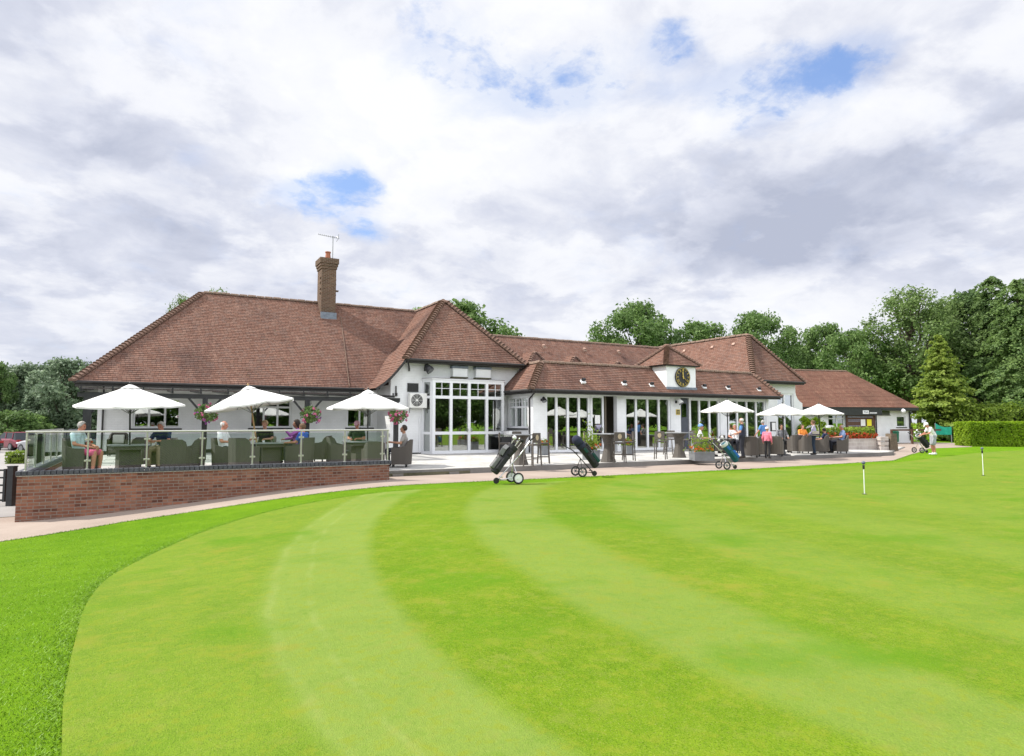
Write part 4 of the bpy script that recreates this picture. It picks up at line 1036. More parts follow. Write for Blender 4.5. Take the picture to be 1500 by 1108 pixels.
L = sp(1346)-sp(1281)
b = MB(); b.box(0, L+.3, -.05, .05, .80, .92); b.build('rail', M['brown_board'], rf)
for xx in (.05, L*.46, L*.95):
    b = MB(); b.box(xx-.06, xx+.06, .052, .16, -.2, .90); b.build('post', M['brown_board'], rf)
p = world((sp(1303), -.5, .0)); gb_ = thing('litter_bin', 'dark green litter bin against the white shop wall', 'bin', p, SRZ)
b = MB(); b.lathe([(.20,-.1),(.22,.0),(.25,.62)], 14); b.build('body', M['green_bin'], gb_); b = MB(); b.lathe([(.27,.623),(.27,.66),(.18,.74),(.05,.76)], 14); b.build('lid', M['green_bin'], gb_)
# black estate gate at the left edge
gx_, gy_, gz_ = at_depth(17, 713, 17.6); gz_ = terrain(gx_, gy_)
gt = thing('metal_gate', 'black metal field gate with flat bars at the left edge of the path', 'gate', (gx_, gy_, gz_), YAW*0+R(150))
b = MB(); b.box(-.08, .08, -.08, .08, -.2, 1.05); b.box(-.09, .09, -.09, .09, 1.053, 1.08); b.build('post', M['black'], gt)
b = MB(); b.box(.16, .22, -.03, .03, .12, 1.0); b.box(2.3, 2.36, -.03, .03, .12, 1.0)
for zz in (.14, .34, .54, .74, .94): b.box(.221, 2.299, -.015, .015, zz, zz+.045)
b.bar((.22,.022,.16),(2.3,.022,.95),.04,.012); b.build('gate_leaf', M['black'], gt)
# ------------------------------------------------------------------ trees and shrubs
def leaf_mesh(name, P, Nrm, size, mat, rng, jitter=.9, aspect=.62):
    """Many small folded leaf sprays, written with numpy: P points, Nrm preferred facing."""
    n = len(P); P = np.asarray(P, float)
    d = np.asarray(Nrm, float)+rng.normal(0, jitter, (n, 3)); d /= np.linalg.norm(d, axis=1)[:, None]
    a = np.cross(d, rng.normal(0, 1, (n, 3))); a /= np.linalg.norm(a, axis=1)[:, None]; c = np.cross(d, a)
    s = (size*(.55+.9*rng.random(n)))[:, None]
    f = d*s*.16
    v = np.stack([P-a*s*.5, P-c*s*aspect*.5+f, P+a*s*.5, P+c*s*aspect*.5+f], 1).reshape(-1, 3)
    me = bpy.data.meshes.new(name); me.vertices.add(4*n); me.vertices.foreach_set('co', v.astype(np.float32).ravel())
    me.loops.add(4*n); me.loops.foreach_set('vertex_index', np.arange(4*n, dtype=np.int32))
    me.polygons.add(n); me.polygons.foreach_set('loop_start', np.arange(0, 4*n, 4, dtype=np.int32))
    me.update(calc_edges=True); me.materials.append(mat); return me
def broadleaf(seed, H, Rr, base, n, size, mat, lobes=22, shape=1.0, airy=0.0, stems=1):
    """Trunk mesh and crown mesh: leafy clumps carried by limbs, densest on their outer side, with gaps between."""
    rng = np.random.default_rng(seed); rnd = random.Random(seed)
    tb = MB(); ch = H-base; tops = []
    for k in range(lobes):
        t = (k+.5)/lobes; zc = base+ch*(.10+.86*t**.85)
        prof = math.sin(math.pi*min(1, (.16+.80*t)))**(.65*shape)
        a = k*2.399+rnd.random()*.8; rad = Rr*prof*(.35+.62*rnd.random())*(1-.25*(t > .85))
        cl = Rr*(.25+.20*rnd.random())*(1.0-.35*t)
        tops.append((np.array((math.cos(a)*rad, math.sin(a)*rad, min(zc, H-cl*.8))), cl))
    for s in range(stems):
        o = (rnd.uniform(-.5,.5)*(stems > 1)*Rr*.3, rnd.uniform(-.5,.5)*(stems > 1)*Rr*.3)
        tb.tube([(o[0]*.5,o[1]*.5,-.3),(o[0]*.7,o[1]*.7,base*.5),(o[0]*1.2,o[1]*1.2,base+ch*.3),(o[0]*1.5,o[1]*1.5,base+ch*.75)], [H*.022/stems**.5,H*.017/stems**.5,H*.012/stems**.5,H*.004], 8)
    for c, r in tops:
        z0 = max(base*.7, c[2]-ch*.32-r*.5); st = (0, 0, min(z0, base+ch*.7)); md = (c[0]*.55, c[1]*.55, (st[2]+c[2])*.5+.1)
        tb.tube([st, md, tuple(c)], [H*.007, H*.0045, H*.0015], 5)
    w = np.array([r**2 for _, r in tops]); w /= w.sum()
    idx = rng.choice(len(tops), n, p=w); C = np.array([t[0] for t in tops])[idx]; Rc = np.array([t[1] for t in tops])[idx]
    dr = rng.normal(0, 1, (n, 3)); dr /= np.linalg.norm(dr, axis=1)[:, None]
    rad = rng.random(n)**(.42)*(1+.22*rng.normal(0, 1, n)*(.5+airy))
    sub = rng.normal(0, 1, (n, 3))*Rc[:, None]*.07
    P = C+dr*(Rc*rad)[:, None]*np.array((1, 1, .80))+sub
    # twig-scale clumping
    q = np.round(P/(size*2.6)); h = np.abs(np.sin(q@np.array((12.9898, 78.233, 37.719)))*43758.5453) % 1.0
    keep = (h > .20+airy*.25) | (rng.random(n) < .25)
    P, dr = P[keep], dr[keep]
    up = np.array((0, 0, .55))
    tm = tb.build('trunk_source', M['bark']); tme = tm.data; bpy.data.objects.remove(tm)
    return tme, leaf_mesh('crown', P, dr*.8+up, size, mat, rng)
def conifer(seed, H, Rr, base, n, size, mat, levels=26, droop=.35, power=1.0, arms=9):
    rng = np.random.default_rng(seed); rnd = random.Random(seed); P, Nn = [], []
    tb = MB(); tb.tube([(0,0,-.3),(0,0,H*.5),(0,0,H*.97)], [H*.018, H*.011, .02], 8)
    per = n/(levels*arms)
    for L in range(levels):
        t = (L+.3*rnd.random())/levels; z = base+(H-base)*t; r = Rr*((1-t)**power)*(1+.20*rnd.uniform(-1, 1))+.10; z00 = z
        for k in range(arms):
            a = 2*math.pi*(k+rnd.random())/arms; rr_ = r*(.55+.65*rnd.random()); z = z00+rnd.uniform(-.5,.5)*(H-base)/levels; m = int(per*(.35+1.3*(1-t)))+3
            s = rng.random(m)**.65
            lat = rng.normal(0, 1, m)*rr_*.13*(1.15-s*.5)
            x = s*rr_; zz = z+rr_*.22*np.sin(s*2.2)-droop*rr_*s**2+rng.normal(0, 1, m)*size*.35
            P.append(np.stack([np.cos(a)*x-np.sin(a)*lat, np.sin(a)*x+np.cos(a)*lat, zz], 1))
            Nn.append(np.tile((math.cos(a)*.7, math.sin(a)*.7, .75), (m, 1)))
            if L % 3 == 0 and k % 2 == 0: tb.tube([(0,0,z-.05),(math.cos(a)*rr_*.8, math.sin(a)*rr_*.8, z+rr_*.1-droop*rr_*.5)], [.03, .008], 4)
    P = np.concatenate(P); Nn = np.concatenate(Nn)
    tm = tb.build('trunk_source', M['bark']); tme = tm.data; bpy.data.objects.remove(tm)
    return tme, leaf_mesh('crown', P, Nn, size, mat, rng, .55, .5)
TT = {}
def tree_kind(key, meshes): TT[key] = meshes
tree_kind('oak', broadleaf(3, 15, 6.0, 3.0, 21000, .37, M['leaf'], 30))
tree_kind('oak2', broadleaf(17, 14, 5.6, 2.6, 20000, .37, M['leaf'], 27, 1.2))
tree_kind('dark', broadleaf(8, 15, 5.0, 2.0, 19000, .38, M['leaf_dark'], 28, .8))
tree_kind('ash', broadleaf(11, 17, 5.0, 3.5, 19000, .29, M['leaf_olive'], 36, .8, .6, 2))
tree_kind('silver', broadleaf(5, 9, 4.2, .6, 13000, .34, M['leaf_silver'], 26, .7))
tree_kind('bush', broadleaf(9, 4, 3.0, .1, 7000, .24, M['leaf'], 18, .5))
tree_kind('spruce', conifer(21, 18, 4.3, .6, 30000, .30, M['needle'], 23, .5, .52))
tree_kind('cypress', conifer(31, 9.4, 2.35, .25, 18000, .23, M['cypress'], 24, .06, .70, 10))
NM = {'cypress': 'conifer', 'spruce': 'conifer', 'bush': 'shrub'}
def tree(key, label, px, D, top=None, s=None, rz=0.0, wide=1.0, group=None, py=None):
    """Stand a tree at pixel column px and camera depth D; its height from the pixel row of its top."""
    x, y, _ = at_depth(px, 620, D); z = terrain(x, y)-.05
    src = TT[key]; h0 = max(v.co.z for v in src[1].vertices)
    if top is not None: h = at_depth(px, top, D)[2]-z; s = h/h0
    nm = NM.get(key, 'tree')
    t_ = thing(nm, label, 'shrub' if nm == 'shrub' else 'tree', (x, y, z), rz, group); t_.scale = (s*wide, s*wide, s)
    link('trunk', src[0], t_); link('crown', src[1], t_); return t_
GB_ = 'trees behind the clubhouse'; GR_ = 'woodland trees at the right'; GL_ = 'trees along the car park'
# behind the roofs
tree('oak', 'tall rounded tree rising just right of the middle roof ridge, tallest behind the clubhouse', 938, 82, 438, rz=.4, wide=.92, group=GB_)
tree('oak2', 'low rounded tree crown between the two tall crowns behind the clubhouse roof', 1028, 84, 466, rz=2.1, wide=1.0, group=GB_)
tree('oak', 'tall broad tree rising directly behind the right gabled roof', 1112, 80, 453, rz=2.6, wide=.85, group=GB_)
tree('oak2', 'tree half hidden by the low middle ridge, left of the tallest crown', 880, 92, 492, rz=1.0, group=GB_)
tree('oak2', 'spreading tree whose top shows on both sides of the pointed central roof', 668, 62, 437, rz=.2, wide=1.15, group=GB_)
tree('ash', 'slim treetop peeping over the ridge left of the central roof', 612, 62, 449, rz=.9, wide=.7, group=GB_)
tree('ash', 'treetop peeping over the left hip of the long roof', 262, 58, 428, rz=.3, wide=.5, group=GB_)
tree('ash', 'tiny treetop showing above the ridge near its left end', 316, 62, 420, rz=1.9, wide=.6, group=GB_)
# woodland right
tree('oak2', 'leafy tree above the shop roof with sky gaps on its left', 1212, 84, 470, rz=.5, wide=.8, group=GR_)
tree('oak', 'broad green tree directly above the ridge of the shop', 1262, 74, 478, rz=1.4, wide=.85, group=GR_)
tree('ash', 'tall airy grey-green tree with pale forked stems behind the cypress', 1340, 72, 417, rz=.8, wide=1.15, group=GR_)
tree('ash', 'grey-green tree with open crown just right of the tall airy one', 1392, 76, 432, rz=3.6, wide=1.0, group=GR_)
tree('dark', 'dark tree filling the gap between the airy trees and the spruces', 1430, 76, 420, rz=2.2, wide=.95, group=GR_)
tree('spruce', 'tall spruce with drooping branches second from the right edge', 1462, 70, 404, rz=1.2, wide=1.1, group=GR_)
tree('spruce', 'tall dark spruce cut by the right edge of the photo', 1500, 62, 408, rz=.2, wide=1.2, group=GR_)
tree('dark', 'dark tree low behind the shop roof hip', 1300, 80, 520, rz=4.2, wide=1.1, group=GR_)
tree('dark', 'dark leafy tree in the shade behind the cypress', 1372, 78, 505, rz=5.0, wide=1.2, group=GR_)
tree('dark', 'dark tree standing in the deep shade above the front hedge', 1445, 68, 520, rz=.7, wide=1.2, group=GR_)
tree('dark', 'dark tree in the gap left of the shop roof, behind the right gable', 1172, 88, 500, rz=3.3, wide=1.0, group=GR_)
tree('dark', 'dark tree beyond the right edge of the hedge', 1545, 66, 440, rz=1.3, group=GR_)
tree('cypress', 'bright green conical cypress standing between the shop and the hedges', 1381, 54, 489, rz=.3, wide=1.2)
tree('bush', 'olive green bush at the foot of the cypress', 1399, 51.5, 622, rz=.5, wide=1.0)
tree('bush', 'loose bush growing at the corner of the shop behind the rail fence', 1347, 53, 632, rz=1.5, wide=.9)
tree_kind('round', broadleaf(41, 2.4, 1.25, .05, 6000, .15, M['leaf_hedge'], 20, .35))
NM['round'] = 'shrub'
tree('round', 'rounded bright green shrub in front of the white wall beside the parasols', 1190, 44, 609, rz=2.5, wide=.92)
# left, along the car park
tree('silver', 'grey-green whitebeam nearest the house corner, tallest of the left row', 96, 66, 521, rz=.6, wide=.95, group=GL_)
tree('silver', 'grey-green whitebeam second from the house in the left row', 55, 70, 529, rz=2.2, wide=1.0, group=GL_)
tree('silver', 'grey-green whitebeam third from the house, right of the dark tree', 18, 70, 531, rz=4.1, wide=1.0, group=GL_)
tree('oak2', 'yellow-green tree at the far left edge of the photo', -12, 66, 527, rz=.3, wide=.7, group=GL_)
tree('silver', 'grey-green whitebeam partly hidden by the left house corner', 140, 68, 536, rz=5.2, wide=1.0, group=GL_)
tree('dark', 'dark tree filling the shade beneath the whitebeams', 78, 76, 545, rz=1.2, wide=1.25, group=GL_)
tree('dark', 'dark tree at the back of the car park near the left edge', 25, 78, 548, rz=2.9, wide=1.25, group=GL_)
tree('bush', 'green bush by the parked cars at the left edge', 12, 60, 600, rz=.9, wide=1.3)
tree('bush', 'green bush under the whitebeams behind the red car', 42, 62, 606, rz=2.4, wide=1.3)
# hedges
hx, hy, _ = at_depth(1421, 655, 45.2)
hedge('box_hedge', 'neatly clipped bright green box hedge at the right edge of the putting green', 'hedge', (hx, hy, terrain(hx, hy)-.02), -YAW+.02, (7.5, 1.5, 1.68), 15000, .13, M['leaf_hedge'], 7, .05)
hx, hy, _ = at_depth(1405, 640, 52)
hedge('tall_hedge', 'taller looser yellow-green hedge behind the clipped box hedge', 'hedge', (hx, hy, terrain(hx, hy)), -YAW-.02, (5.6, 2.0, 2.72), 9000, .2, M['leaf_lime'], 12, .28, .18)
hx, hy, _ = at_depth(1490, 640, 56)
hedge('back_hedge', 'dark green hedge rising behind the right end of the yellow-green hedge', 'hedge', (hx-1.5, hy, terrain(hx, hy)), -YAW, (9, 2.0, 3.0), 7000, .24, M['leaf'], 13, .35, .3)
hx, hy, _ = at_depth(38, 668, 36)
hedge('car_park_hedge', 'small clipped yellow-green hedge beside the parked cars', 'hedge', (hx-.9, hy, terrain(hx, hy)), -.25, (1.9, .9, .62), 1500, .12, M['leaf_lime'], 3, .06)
# green netting behind the cypress
def net(label, px0, px1, py0, py1, D):
    a = at_depth(px0, py1, D); c = at_depth(px1, py0, D); L = math.hypot(c[0]-a[0], (c[1]-a[1])*1.0)
    L = (px1-px0)/F*D; h = (py1-py0)/F*D; zb = 1.65-(py1-620)/F*D
    t_ = thing('windbreak_net', label, 'netting', (a[0], a[1], zb), -YAW)
    b = MB(); n = 10
    for i in range(n):
        x0, x1 = L*i/n, L*(i+1)/n; f = lambda x: (.06*math.sin(x*5), h*(1-.18*math.sin(math.pi*x/L)-.3*x/L))
        b.face([(x0,f(x0)[0],0),(x1,f(x1)[0],0),(x1,f(x1)[0],f(x1)[1]),(x0,f(x0)[0],f(x0)[1])])
        b.face([(x0,f(x0)[0]+.02,0),(x1,f(x1)[0]+.02,0),(x1,f(x1)[0]+.02,f(x1)[1]),(x0,f(x0)[0]+.02,f(x0)[1])])
    b.build('net', M['teal'], t_, fix=False)
    b = MB(); b.tube([(0,.04,-1.2),(0,.04,h)], .03, 6); b.tube([(L,.04,-1.2),(L,.04,h*.7)], .03, 6); b.build('post', M['grey_metal'], t_)
net('bright green net screen hanging behind the golfer and the cypress', 1371, 1394, 620, 637, 50.0)
net('small piece of bright green netting above the yellow-green hedge', 1414, 1430, 598, 610, 54.5)
# the wood on the far side of the putting green, behind the viewer (seen in the window panes)
tl_root = bpy.data.objects.new('treeline', None); COL.objects.link(tl_root); tl_root.location = (20, -44, 0); tag(tl_root, 'long belt of woodland on the far side of the green', 'woodland', kind='stuff')
rnd = random.Random(77)
for row in range(2):
    for i in range(24):
        src = TT[rnd.choice(('oak', 'oak2', 'dark', 'oak'))]; k_ = rnd.uniform(.85, 1.15)
        o = link('crown', src[1], tl_root, loc=(-92+8.0*i+rnd.uniform(-1.5, 1.5)+4*row, -9.0*row+rnd.uniform(-2, 2), -2.2), rot=(0, 0, rnd.random()*6.28)); o.scale = (k_*1.1, k_*1.1, k_*.95)
# ------------------------------------------------------------------ furniture
FRT, FLT, FCM, FAW = R(-119.5), R(60.5), R(150.5), R(-29.5)      # facing right, left, the viewer, away
def shell_path():
    p = [(-.30,.30),(-.31,.05),(-.30,-.14)]
    for k in range(1, 8):
        a = math.pi+math.pi*k/8; p.append((.30*math.cos(a), -.14+.17*math.sin(a)))
    return p+[(.30,-.14),(.31,.05),(.30,.30)]
def make_armchair(label, mat, cushion):
    t_ = thing('wicker_armchair', label, 'chair', group='wicker armchairs on the terrace')
    p = shell_path(); n = len(p)
    def hgt(i): u = abs(i-(n-1)/2)/((n-1)/2); return .90-.25*smooth((u-.35)/.45)
    def wall(a, b_, name):
        mb = MB()
        for i in range(a, b_):
            q = []
            for j in (i, i+1):
                x, y = p[j]; nx_, ny_ = x, y+.05; l = math.hypot(nx_, ny_) or 1; nx_, ny_ = nx_/l, ny_/l; h = hgt(j); fl = .05*(h-.5)
                q.append([(x+nx_*(.03+fl), y+ny_*(.03+fl)-.08*(h-.6)*(ny_ < -.5), h), (x-nx_*.03+nx_*fl, y-ny_*.03+ny_*fl-.08*(h-.6)*(ny_ < -.5), h), (x-nx_*.03, y-ny_*.03, .10), (x+nx_*.03, y+ny_*.03, .10)])
            A, B = q
            for k in range(4): mb.face([A[k], A[(k+1) % 4], B[(k+1) % 4], B[k]])
            if i == a: mb.face(A)
            if i == b_-1: mb.face(B)
        return mb.build(name, mat, t_, smooth=False)
    wall(0, 2, 'armrest'); wall(2, n-3, 'backrest'); wall(n-3, n-1, 'armrest')
    b = MB(); b.box(-.265, .265, -.22, .29, .12, .40); b.build('seat', mat, t_)
    b = MB(); b.box(-.255, .255, -.23, .285, .403, .47); b.build('seat_cushion', M['cushion_dark'], t_, bevel=.02)
    for sx_ in (-.27, .27):
        for sy_ in (-.16, .27):
            b = MB(); b.box(sx_-.02, sx_+.02, sy_-.02, sy_+.02, 0, .118); b.build('leg', M['dark_metal'], t_)
    if cushion:
        b = MB(); b.cbox((0,-.17,.64), (.40,.11,.36), (R(14),0,0)); b.build('back_cushion', M['cushion'], t_, bevel=.04)
    remember(t_); return t_
A0 = make_armchair('x', M['wicker'], False); A1 = make_armchair('x', M['wicker'], True); A2 = make_armchair('x', M['wicker_sunlit'], False)
used = set()
def armchair(src, label, x, y, rz, z=None, s=1.0, tall=1.0):
    z = terrace_z(x, y) if z is None else z
    sc_ = (s, s, s*tall)
    if src.name not in used:
        used.add(src.name); src.location = (x, y, z); src.rotation_euler = (0,0,rz); src.scale = sc_; src['label'] = label; return src
    return dup(src, label, (x, y, z), rz, sc_)
def ly(px, y): return on_y(px, 660, y)[0], y
# left terrace
armchair(A0, 'wicker armchair at the left end of the terrace holding the man in pink shorts', *ly(117, 20.6), FRT, tall=1.05)
armchair(A0, 'wicker armchair of the man in the navy polo shirt', *ly(239, 21.9), FCM)
armchair(A0, 'empty wicker armchair with its back to the glass, right of the navy polo man', *ly(257, 19.9), FAW+.2)
armchair(A1, 'empty wicker armchair with a cream cushion, right of the navy polo man and turned left', *ly(281, 21.2), FLT)
armchair(A0, 'empty wicker armchair behind the table under the left parasol pole', *ly(201, 22.9), FCM)
armchair(A1, 'wicker armchair with a cream cushion standing far back against the white wall', *ly(172, 31.2), FCM+.4, s=1.05)
armchair(A0, 'wicker armchair of the bald man in the white T-shirt', *ly(330, 20.9), FRT)
armchair(A0, 'empty wicker armchair seen from behind, just right of the bald man', *ly(356, 19.9), FAW-.15, tall=1.03)
armchair(A0, 'wicker armchair of the woman in the black top at the middle table', *ly(387, 22.9), FCM)
armchair(A0, 'wicker armchair holding the person in the purple top', *ly(429, 22.6), FCM-.5)
armchair(A0, 'wicker armchair of the person in the bright blue shirt, turned left', *ly(441, 20.6), FLT-.3)
armchair(A1, 'empty wicker armchair with a cream cushion beside the second hanging basket post', *ly(469, 22.9), FLT)
armchair(A0, 'empty wicker armchair at the left side of the third table, turned right', *ly(496, 20.8), FRT)
armchair(A0, 'wicker armchair of the person in the pink striped cap', *ly(522, 22.4), FCM)
armchair(A0, 'empty wicker armchair closest to the right end of the glass balustrade', *ly(547, 20.3), FAW+.4)
x8, y8, z8 = place(588, 684.5, terrace_z)
armchair(A0, 'wicker armchair of the man in grey at the top of the terrace steps', x8, y8, FLT+.1, z8, 1.0, 1.03)
def make_table(label, w, glass=True):
    t_ = thing('wicker_table', label, 'table', group='low wicker tables')
    b = MB(); b.box(-w/2, w/2, -w/2, w/2, .70, .735); b.build('table_top', M['grey_metal'], t_, bevel=.008)
    b = MB(); b.box(-w/2+.05, w/2-.05, -w/2+.05, w/2-.05, .60, .697); b.box(-w*.28, w*.28, -w*.28, w*.28, .0, .598); b.build('table_base', M['wicker'], t_)
    remember(t_); return t_
T0 = make_table('square wicker table under the left parasol', .95); T0.location = (*ly(188, 21.3), .31); T0.rotation_euler.z = .2
dup(T0, 'square wicker table with cups under the tilted parasol', (*ly(397, 21.4), .31), -.1)
dup(T0, 'square wicker table under the third parasol beside the balustrade end', (*ly(528, 21.4), .31), .1)
def small(name, label, cat, x, y, z, prof, mat): 
    b = MB(); b.lathe(prof, 10); o = b.build(name, mat, loc=(x, y, z)); return tag(o, label, cat)
tx, ty = ly(397, 21.4)
for dx, dy, nm, lb in ((-.25,-.15,'cup','white cup at the front left of the middle table'), (.28,.1,'cup','white cup on the right side of the middle table')):
    small(nm, lb, 'cup', tx+dx, ty+dy, 1.046, [(.025,0),(.04,.07),(.036,.07),(.02,.01)], M['pvc'])
small('glass', 'clear drinking glass in the centre of the middle table', 'glass', tx+.02, ty-.25, 1.046, [(.03,0),(.035,.13),(.032,.13),(.027,.01)], M['rail_glass'])
# parasols
def make_parasol(label, r, H, crown):
    t_ = thing('parasol', label, 'parasol', group='white parasols')
    b = MB(); n = 8; rings = [(.10, H), (.30, H-crown*.20), (.55*r, H-.53*crown), (r, H-crown)]
    for th, off in ((0, 0), (1, -.012)):
        for i in range(len(rings)-1):
            for k in range(n):
                sub = 6
                for j in range(sub):
                    def P(ri, a_):
                        rr_, z = rings[ri]; a = (k+a_)*2*math.pi/n; sag = 1-.055*math.sin(math.pi*a_)*(ri/3)**1.0
                        flat = math.cos(math.pi/n)/math.cos((a_-.5)*2*math.pi/n)
                        return (rr_*flat*sag*math.cos(a), rr_*flat*sag*math.sin(a), z-.03*math.sin(math.pi*a_)*(ri/3)+off)
                    q = [P(i, j/sub), P(i, (j+1)/sub), P(i+1, (j+1)/sub), P(i+1, j/sub)]
                    b.face(q if th else q[::-1])
    for k in range(n):                    # short valance below the edge
        for j in range(6):
            def P(a_, dz):
                rr_, z = rings[-1]; a = (k+a_)*2*math.pi/n; sag = 1-.055*math.sin(math.pi*a_); flat = math.cos(math.pi/n)/math.cos((a_-.5)*2*math.pi/n)
                return (rr_*flat*sag*math.cos(a), rr_*flat*sag*math.sin(a), z-.03*math.sin(math.pi*a_)-dz)
            b.face([P(j/6,0), P((j+1)/6,0), P((j+1)/6,.05), P(j/6,.05)])
    can = b.build('canopy', M['canvas'], t_, smooth=True, fix=False)
    b = MB(); b.lathe([(.235,H-.062),(.15,H-.012),(.04,H+.045)], 16, cap=False); b.build('vent_cap', M['canvas'], can, smooth=True)
    b = MB(); b.tube([(0,0,0),(0,0,H+.06)], .024, 10); b.ball((0,0,H+.09), .035, 8); b.build('pole', M['dark_metal'], t_)
    for k in range(n):
        a = k*2*math.pi/n; ca, sa = math.cos(a), math.sin(a); rb_ = r*math.cos(math.pi/n)/math.cos(math.pi/n)
        b = MB(); b.bar((0,0,H-.04), (rb_*.97*ca, rb_*.97*sa, H-crown-.035), .018); b.bar((.03*ca,.03*sa,H-crown-.25), (rb_*.5*ca, rb_*.5*sa, H-.53*crown-.06), .014); b.build('rib', M['grey_metal'], t_)
    b = MB(); b.lathe([(.30,0),(.30,.05),(.10,.09),(.05,.28),(.03,.28)], 18); b.build('base', M['dark_metal'], t_)
    remember(t_); return t_
def put_parasol(src, label, px, y, apex_py, rz, tilt=(0,0), first=False, s=1.0):
    x, za = on_y(px, apex_py, y); zb = terrace_z(x, y); k = (za-zb)/src['height']
    o = src if first else dup(src, label, (x, y, zb), rz, (s, s, k))
    o.location = (x, y, zb); o.scale = (s, s, k); o.rotation_euler = (tilt[0], tilt[1], rz); o['label'] = label; return o
PA = make_parasol('x', 1.41, 2.50, .56); PA['height'] = 2.62; remember(PA)
put_parasol(PA, 'white parasol at the left end of the terrace, over the man in pink shorts', 195, 21.2, 560, .55, (R(2), R(-3)), True)
put_parasol(PA, 'tilted white parasol with a wooden pole, second from the left', 384, 22.0, 561, .2, (R(-4), R(-8.5)))
put_parasol(PA, 'white parasol beside the air conditioner, third from the left', 539.5, 22.0, 568, .35)
PB = make_parasol('x', 1.20, 2.50, .46); PB['height'] = 2.62
put_parasol(PB, 'white parasol in front of the folding doors, left one of the right-hand three', 1065, 20.9, 584, .2, first=True)
put_parasol(PB, 'white parasol between two others over the wicker seats, middle one of the right-hand three', 1146, 19.9, 589.5, .4)
put_parasol(PB, 'white parasol partly behind its neighbour and nearest to the shop', 1199, 21.0, 590, .1)
# the tilted parasol has a wooden pole
for ch in bpy.data.objects:
    if ch.name.startswith('pole') and ch.parent and 'wooden pole' in str(ch.parent.get('label', '')):
        ch.data = ch.data.copy(); ch.data.materials[0] = pm('varnished_wood', (.42,.27,.11), .5, .2, 8)
# bar tables and stools
def make_bar_table(label):
    t_ = thing('bar_table', label, 'table', group='tall bar tables')
    b = MB(); b.lathe([(.30,0),(.25,.15),(.17,.5),(.16,.65),(.22,.9),(.34,1.04)], 14); b.build('pedestal', M['wicker'], t_, smooth=False)
    b = MB(); b.box(-.44, .44, -.44, .44, 1.043, 1.085); b.build('table_top', M['grey_metal'], t_, bevel=.01)
    remember(t_); return t_
BT = make_bar_table('tall wicker bar table behind the black golf bag nearest the bay'); BT.location = place(762, 681, terrace_z)
dup(BT, 'tall wicker bar table to the right of the open glass door', place(891, 677, terrace_z), .3)
dup(BT, 'tall wicker bar table left of the blue golf bag', place(995, 670.5, terrace_z), .15)
def make_stool(label):
    t_ = thing('bar_stool', label, 'stool', group='tall bar stools')
    for sx_ in (-.20, .20):
        for sy_ in (-.19, .19):
            b = MB(); b.bar((sx_*1.12, sy_*1.15, 0), (sx_*.92, sy_*.92, .72 if sy_ > 0 else 1.12), .036); b.build('leg', M['wicker'], t_)
    b = MB(); b.box(-.22, .22, -.20, .22, .70, .76); b.build('seat', M['wicker'], t_, bevel=.015)
    b = MB(); b.box(-.19, .19, -.215, -.175, .80, 1.14); ob_ = b.build('backrest', M['wicker'], t_, bevel=.01)
    Mv = Matrix.Translation((0,-.217,.98)) @ Matrix.Rotation(R(90), 4, 'X') @ Matrix.Diagonal((.75,1,1,1)); b = MB(); b.lathe([(.10,-.004),(.10,.006)], 18, M=Mv); b.build('woven_badge', pm('pale_weave', (.42,.35,.24), .8), ob_)
    b = MB()
    for s in (-1, 1): b.bar((s*.215,-.21,.24),(s*.215,.21,.24),.022); b.bar((-.21,s*.205,.30),(.21,s*.205,.30),.022)
    b.build('footrest', M['wicker'], t_)
    remember(t_); return t_
ST = make_stool('bar stool at the left of the bar table nearest the bay, turned right'); ST.location = place(739, 679, terrace_z); ST.rotation_euler.z = FRT
for px, py, rz, lb in ((780,683,FLT*.3,'bar stool in front of the bar table nearest the bay, back to the lawn'), (796,679,FLT,'bar stool at the right of the bar table nearest the bay, turned left'), (757,673,FCM,'bar stool behind the bar table nearest the bay'),
        (863,673,FRT,'bar stool left of the bar table by the open glass door'), (907,678,FAW,'bar stool in front of the bar table by the open glass door'), (921,675,FLT,'bar stool at the right of the bar table by the open glass door'),
        (968,673,FAW-.4,'bar stool left of the bar table beside the blue golf bag'), (1011,668,FLT+.4,'bar stool right of the bar table beside the blue golf bag'), (981,666,FCM-.6,'bar stool behind the bar table beside the blue golf bag')):
    dup(ST, lb, place(px, py, terrace_z), rz)
# right terrace seating
for src, px, py, rz, lb in ((A0,1029,669,FRT,'wicker armchair of the person in the pale blue cap'), (A0,1077,664,FCM,'wicker armchair of the man in white with a hand to his face'), (A0,1099,670.5,FAW-.3,'dark wicker armchair just right of the standing man in navy'),
        (A2,1114,669,FAW+.5,'sunlit wicker armchair behind the person in pink, back to the lawn'), (A2,1136,668.5,FAW-.5,'sunlit wicker armchair right of the person in pink, back to the lawn'), (A0,1148,662.5,FCM,'wicker armchair of the woman in the grey jacket'),
        (A0,1166,664,FAW-.1,'dark wicker armchair left of the woman in the lavender top'), (A0,1181,664.5,FAW+.1,'dark wicker armchair directly behind the woman in the lavender top'), (A0,1203,664.5,FLT-.5,'wicker armchair of the person in dark clothes near the shop end'),
        (A0,1231,664.5,FLT,'wicker armchair of the man in the pale blue shirt'), (A0,1178,657.5,FCM,'wicker armchair of the person in orange'), (A0,1051,664,FLT,'wicker armchair behind the blue golf bag, turned left')):
    x, y, z = place(px, py, terrace_z); armchair(src, lb, x, y, rz, z)
dup(T0, 'low wicker table behind the blue golf bag', place(1062, 664, terrace_z), .4)
dup(T0, 'low wicker table in front of the woman in the grey jacket', place(1128, 662, terrace_z), .1)
dup(T0, 'low wicker table between the woman in lavender and the man in pale blue', place(1213, 661, terrace_z), .2)
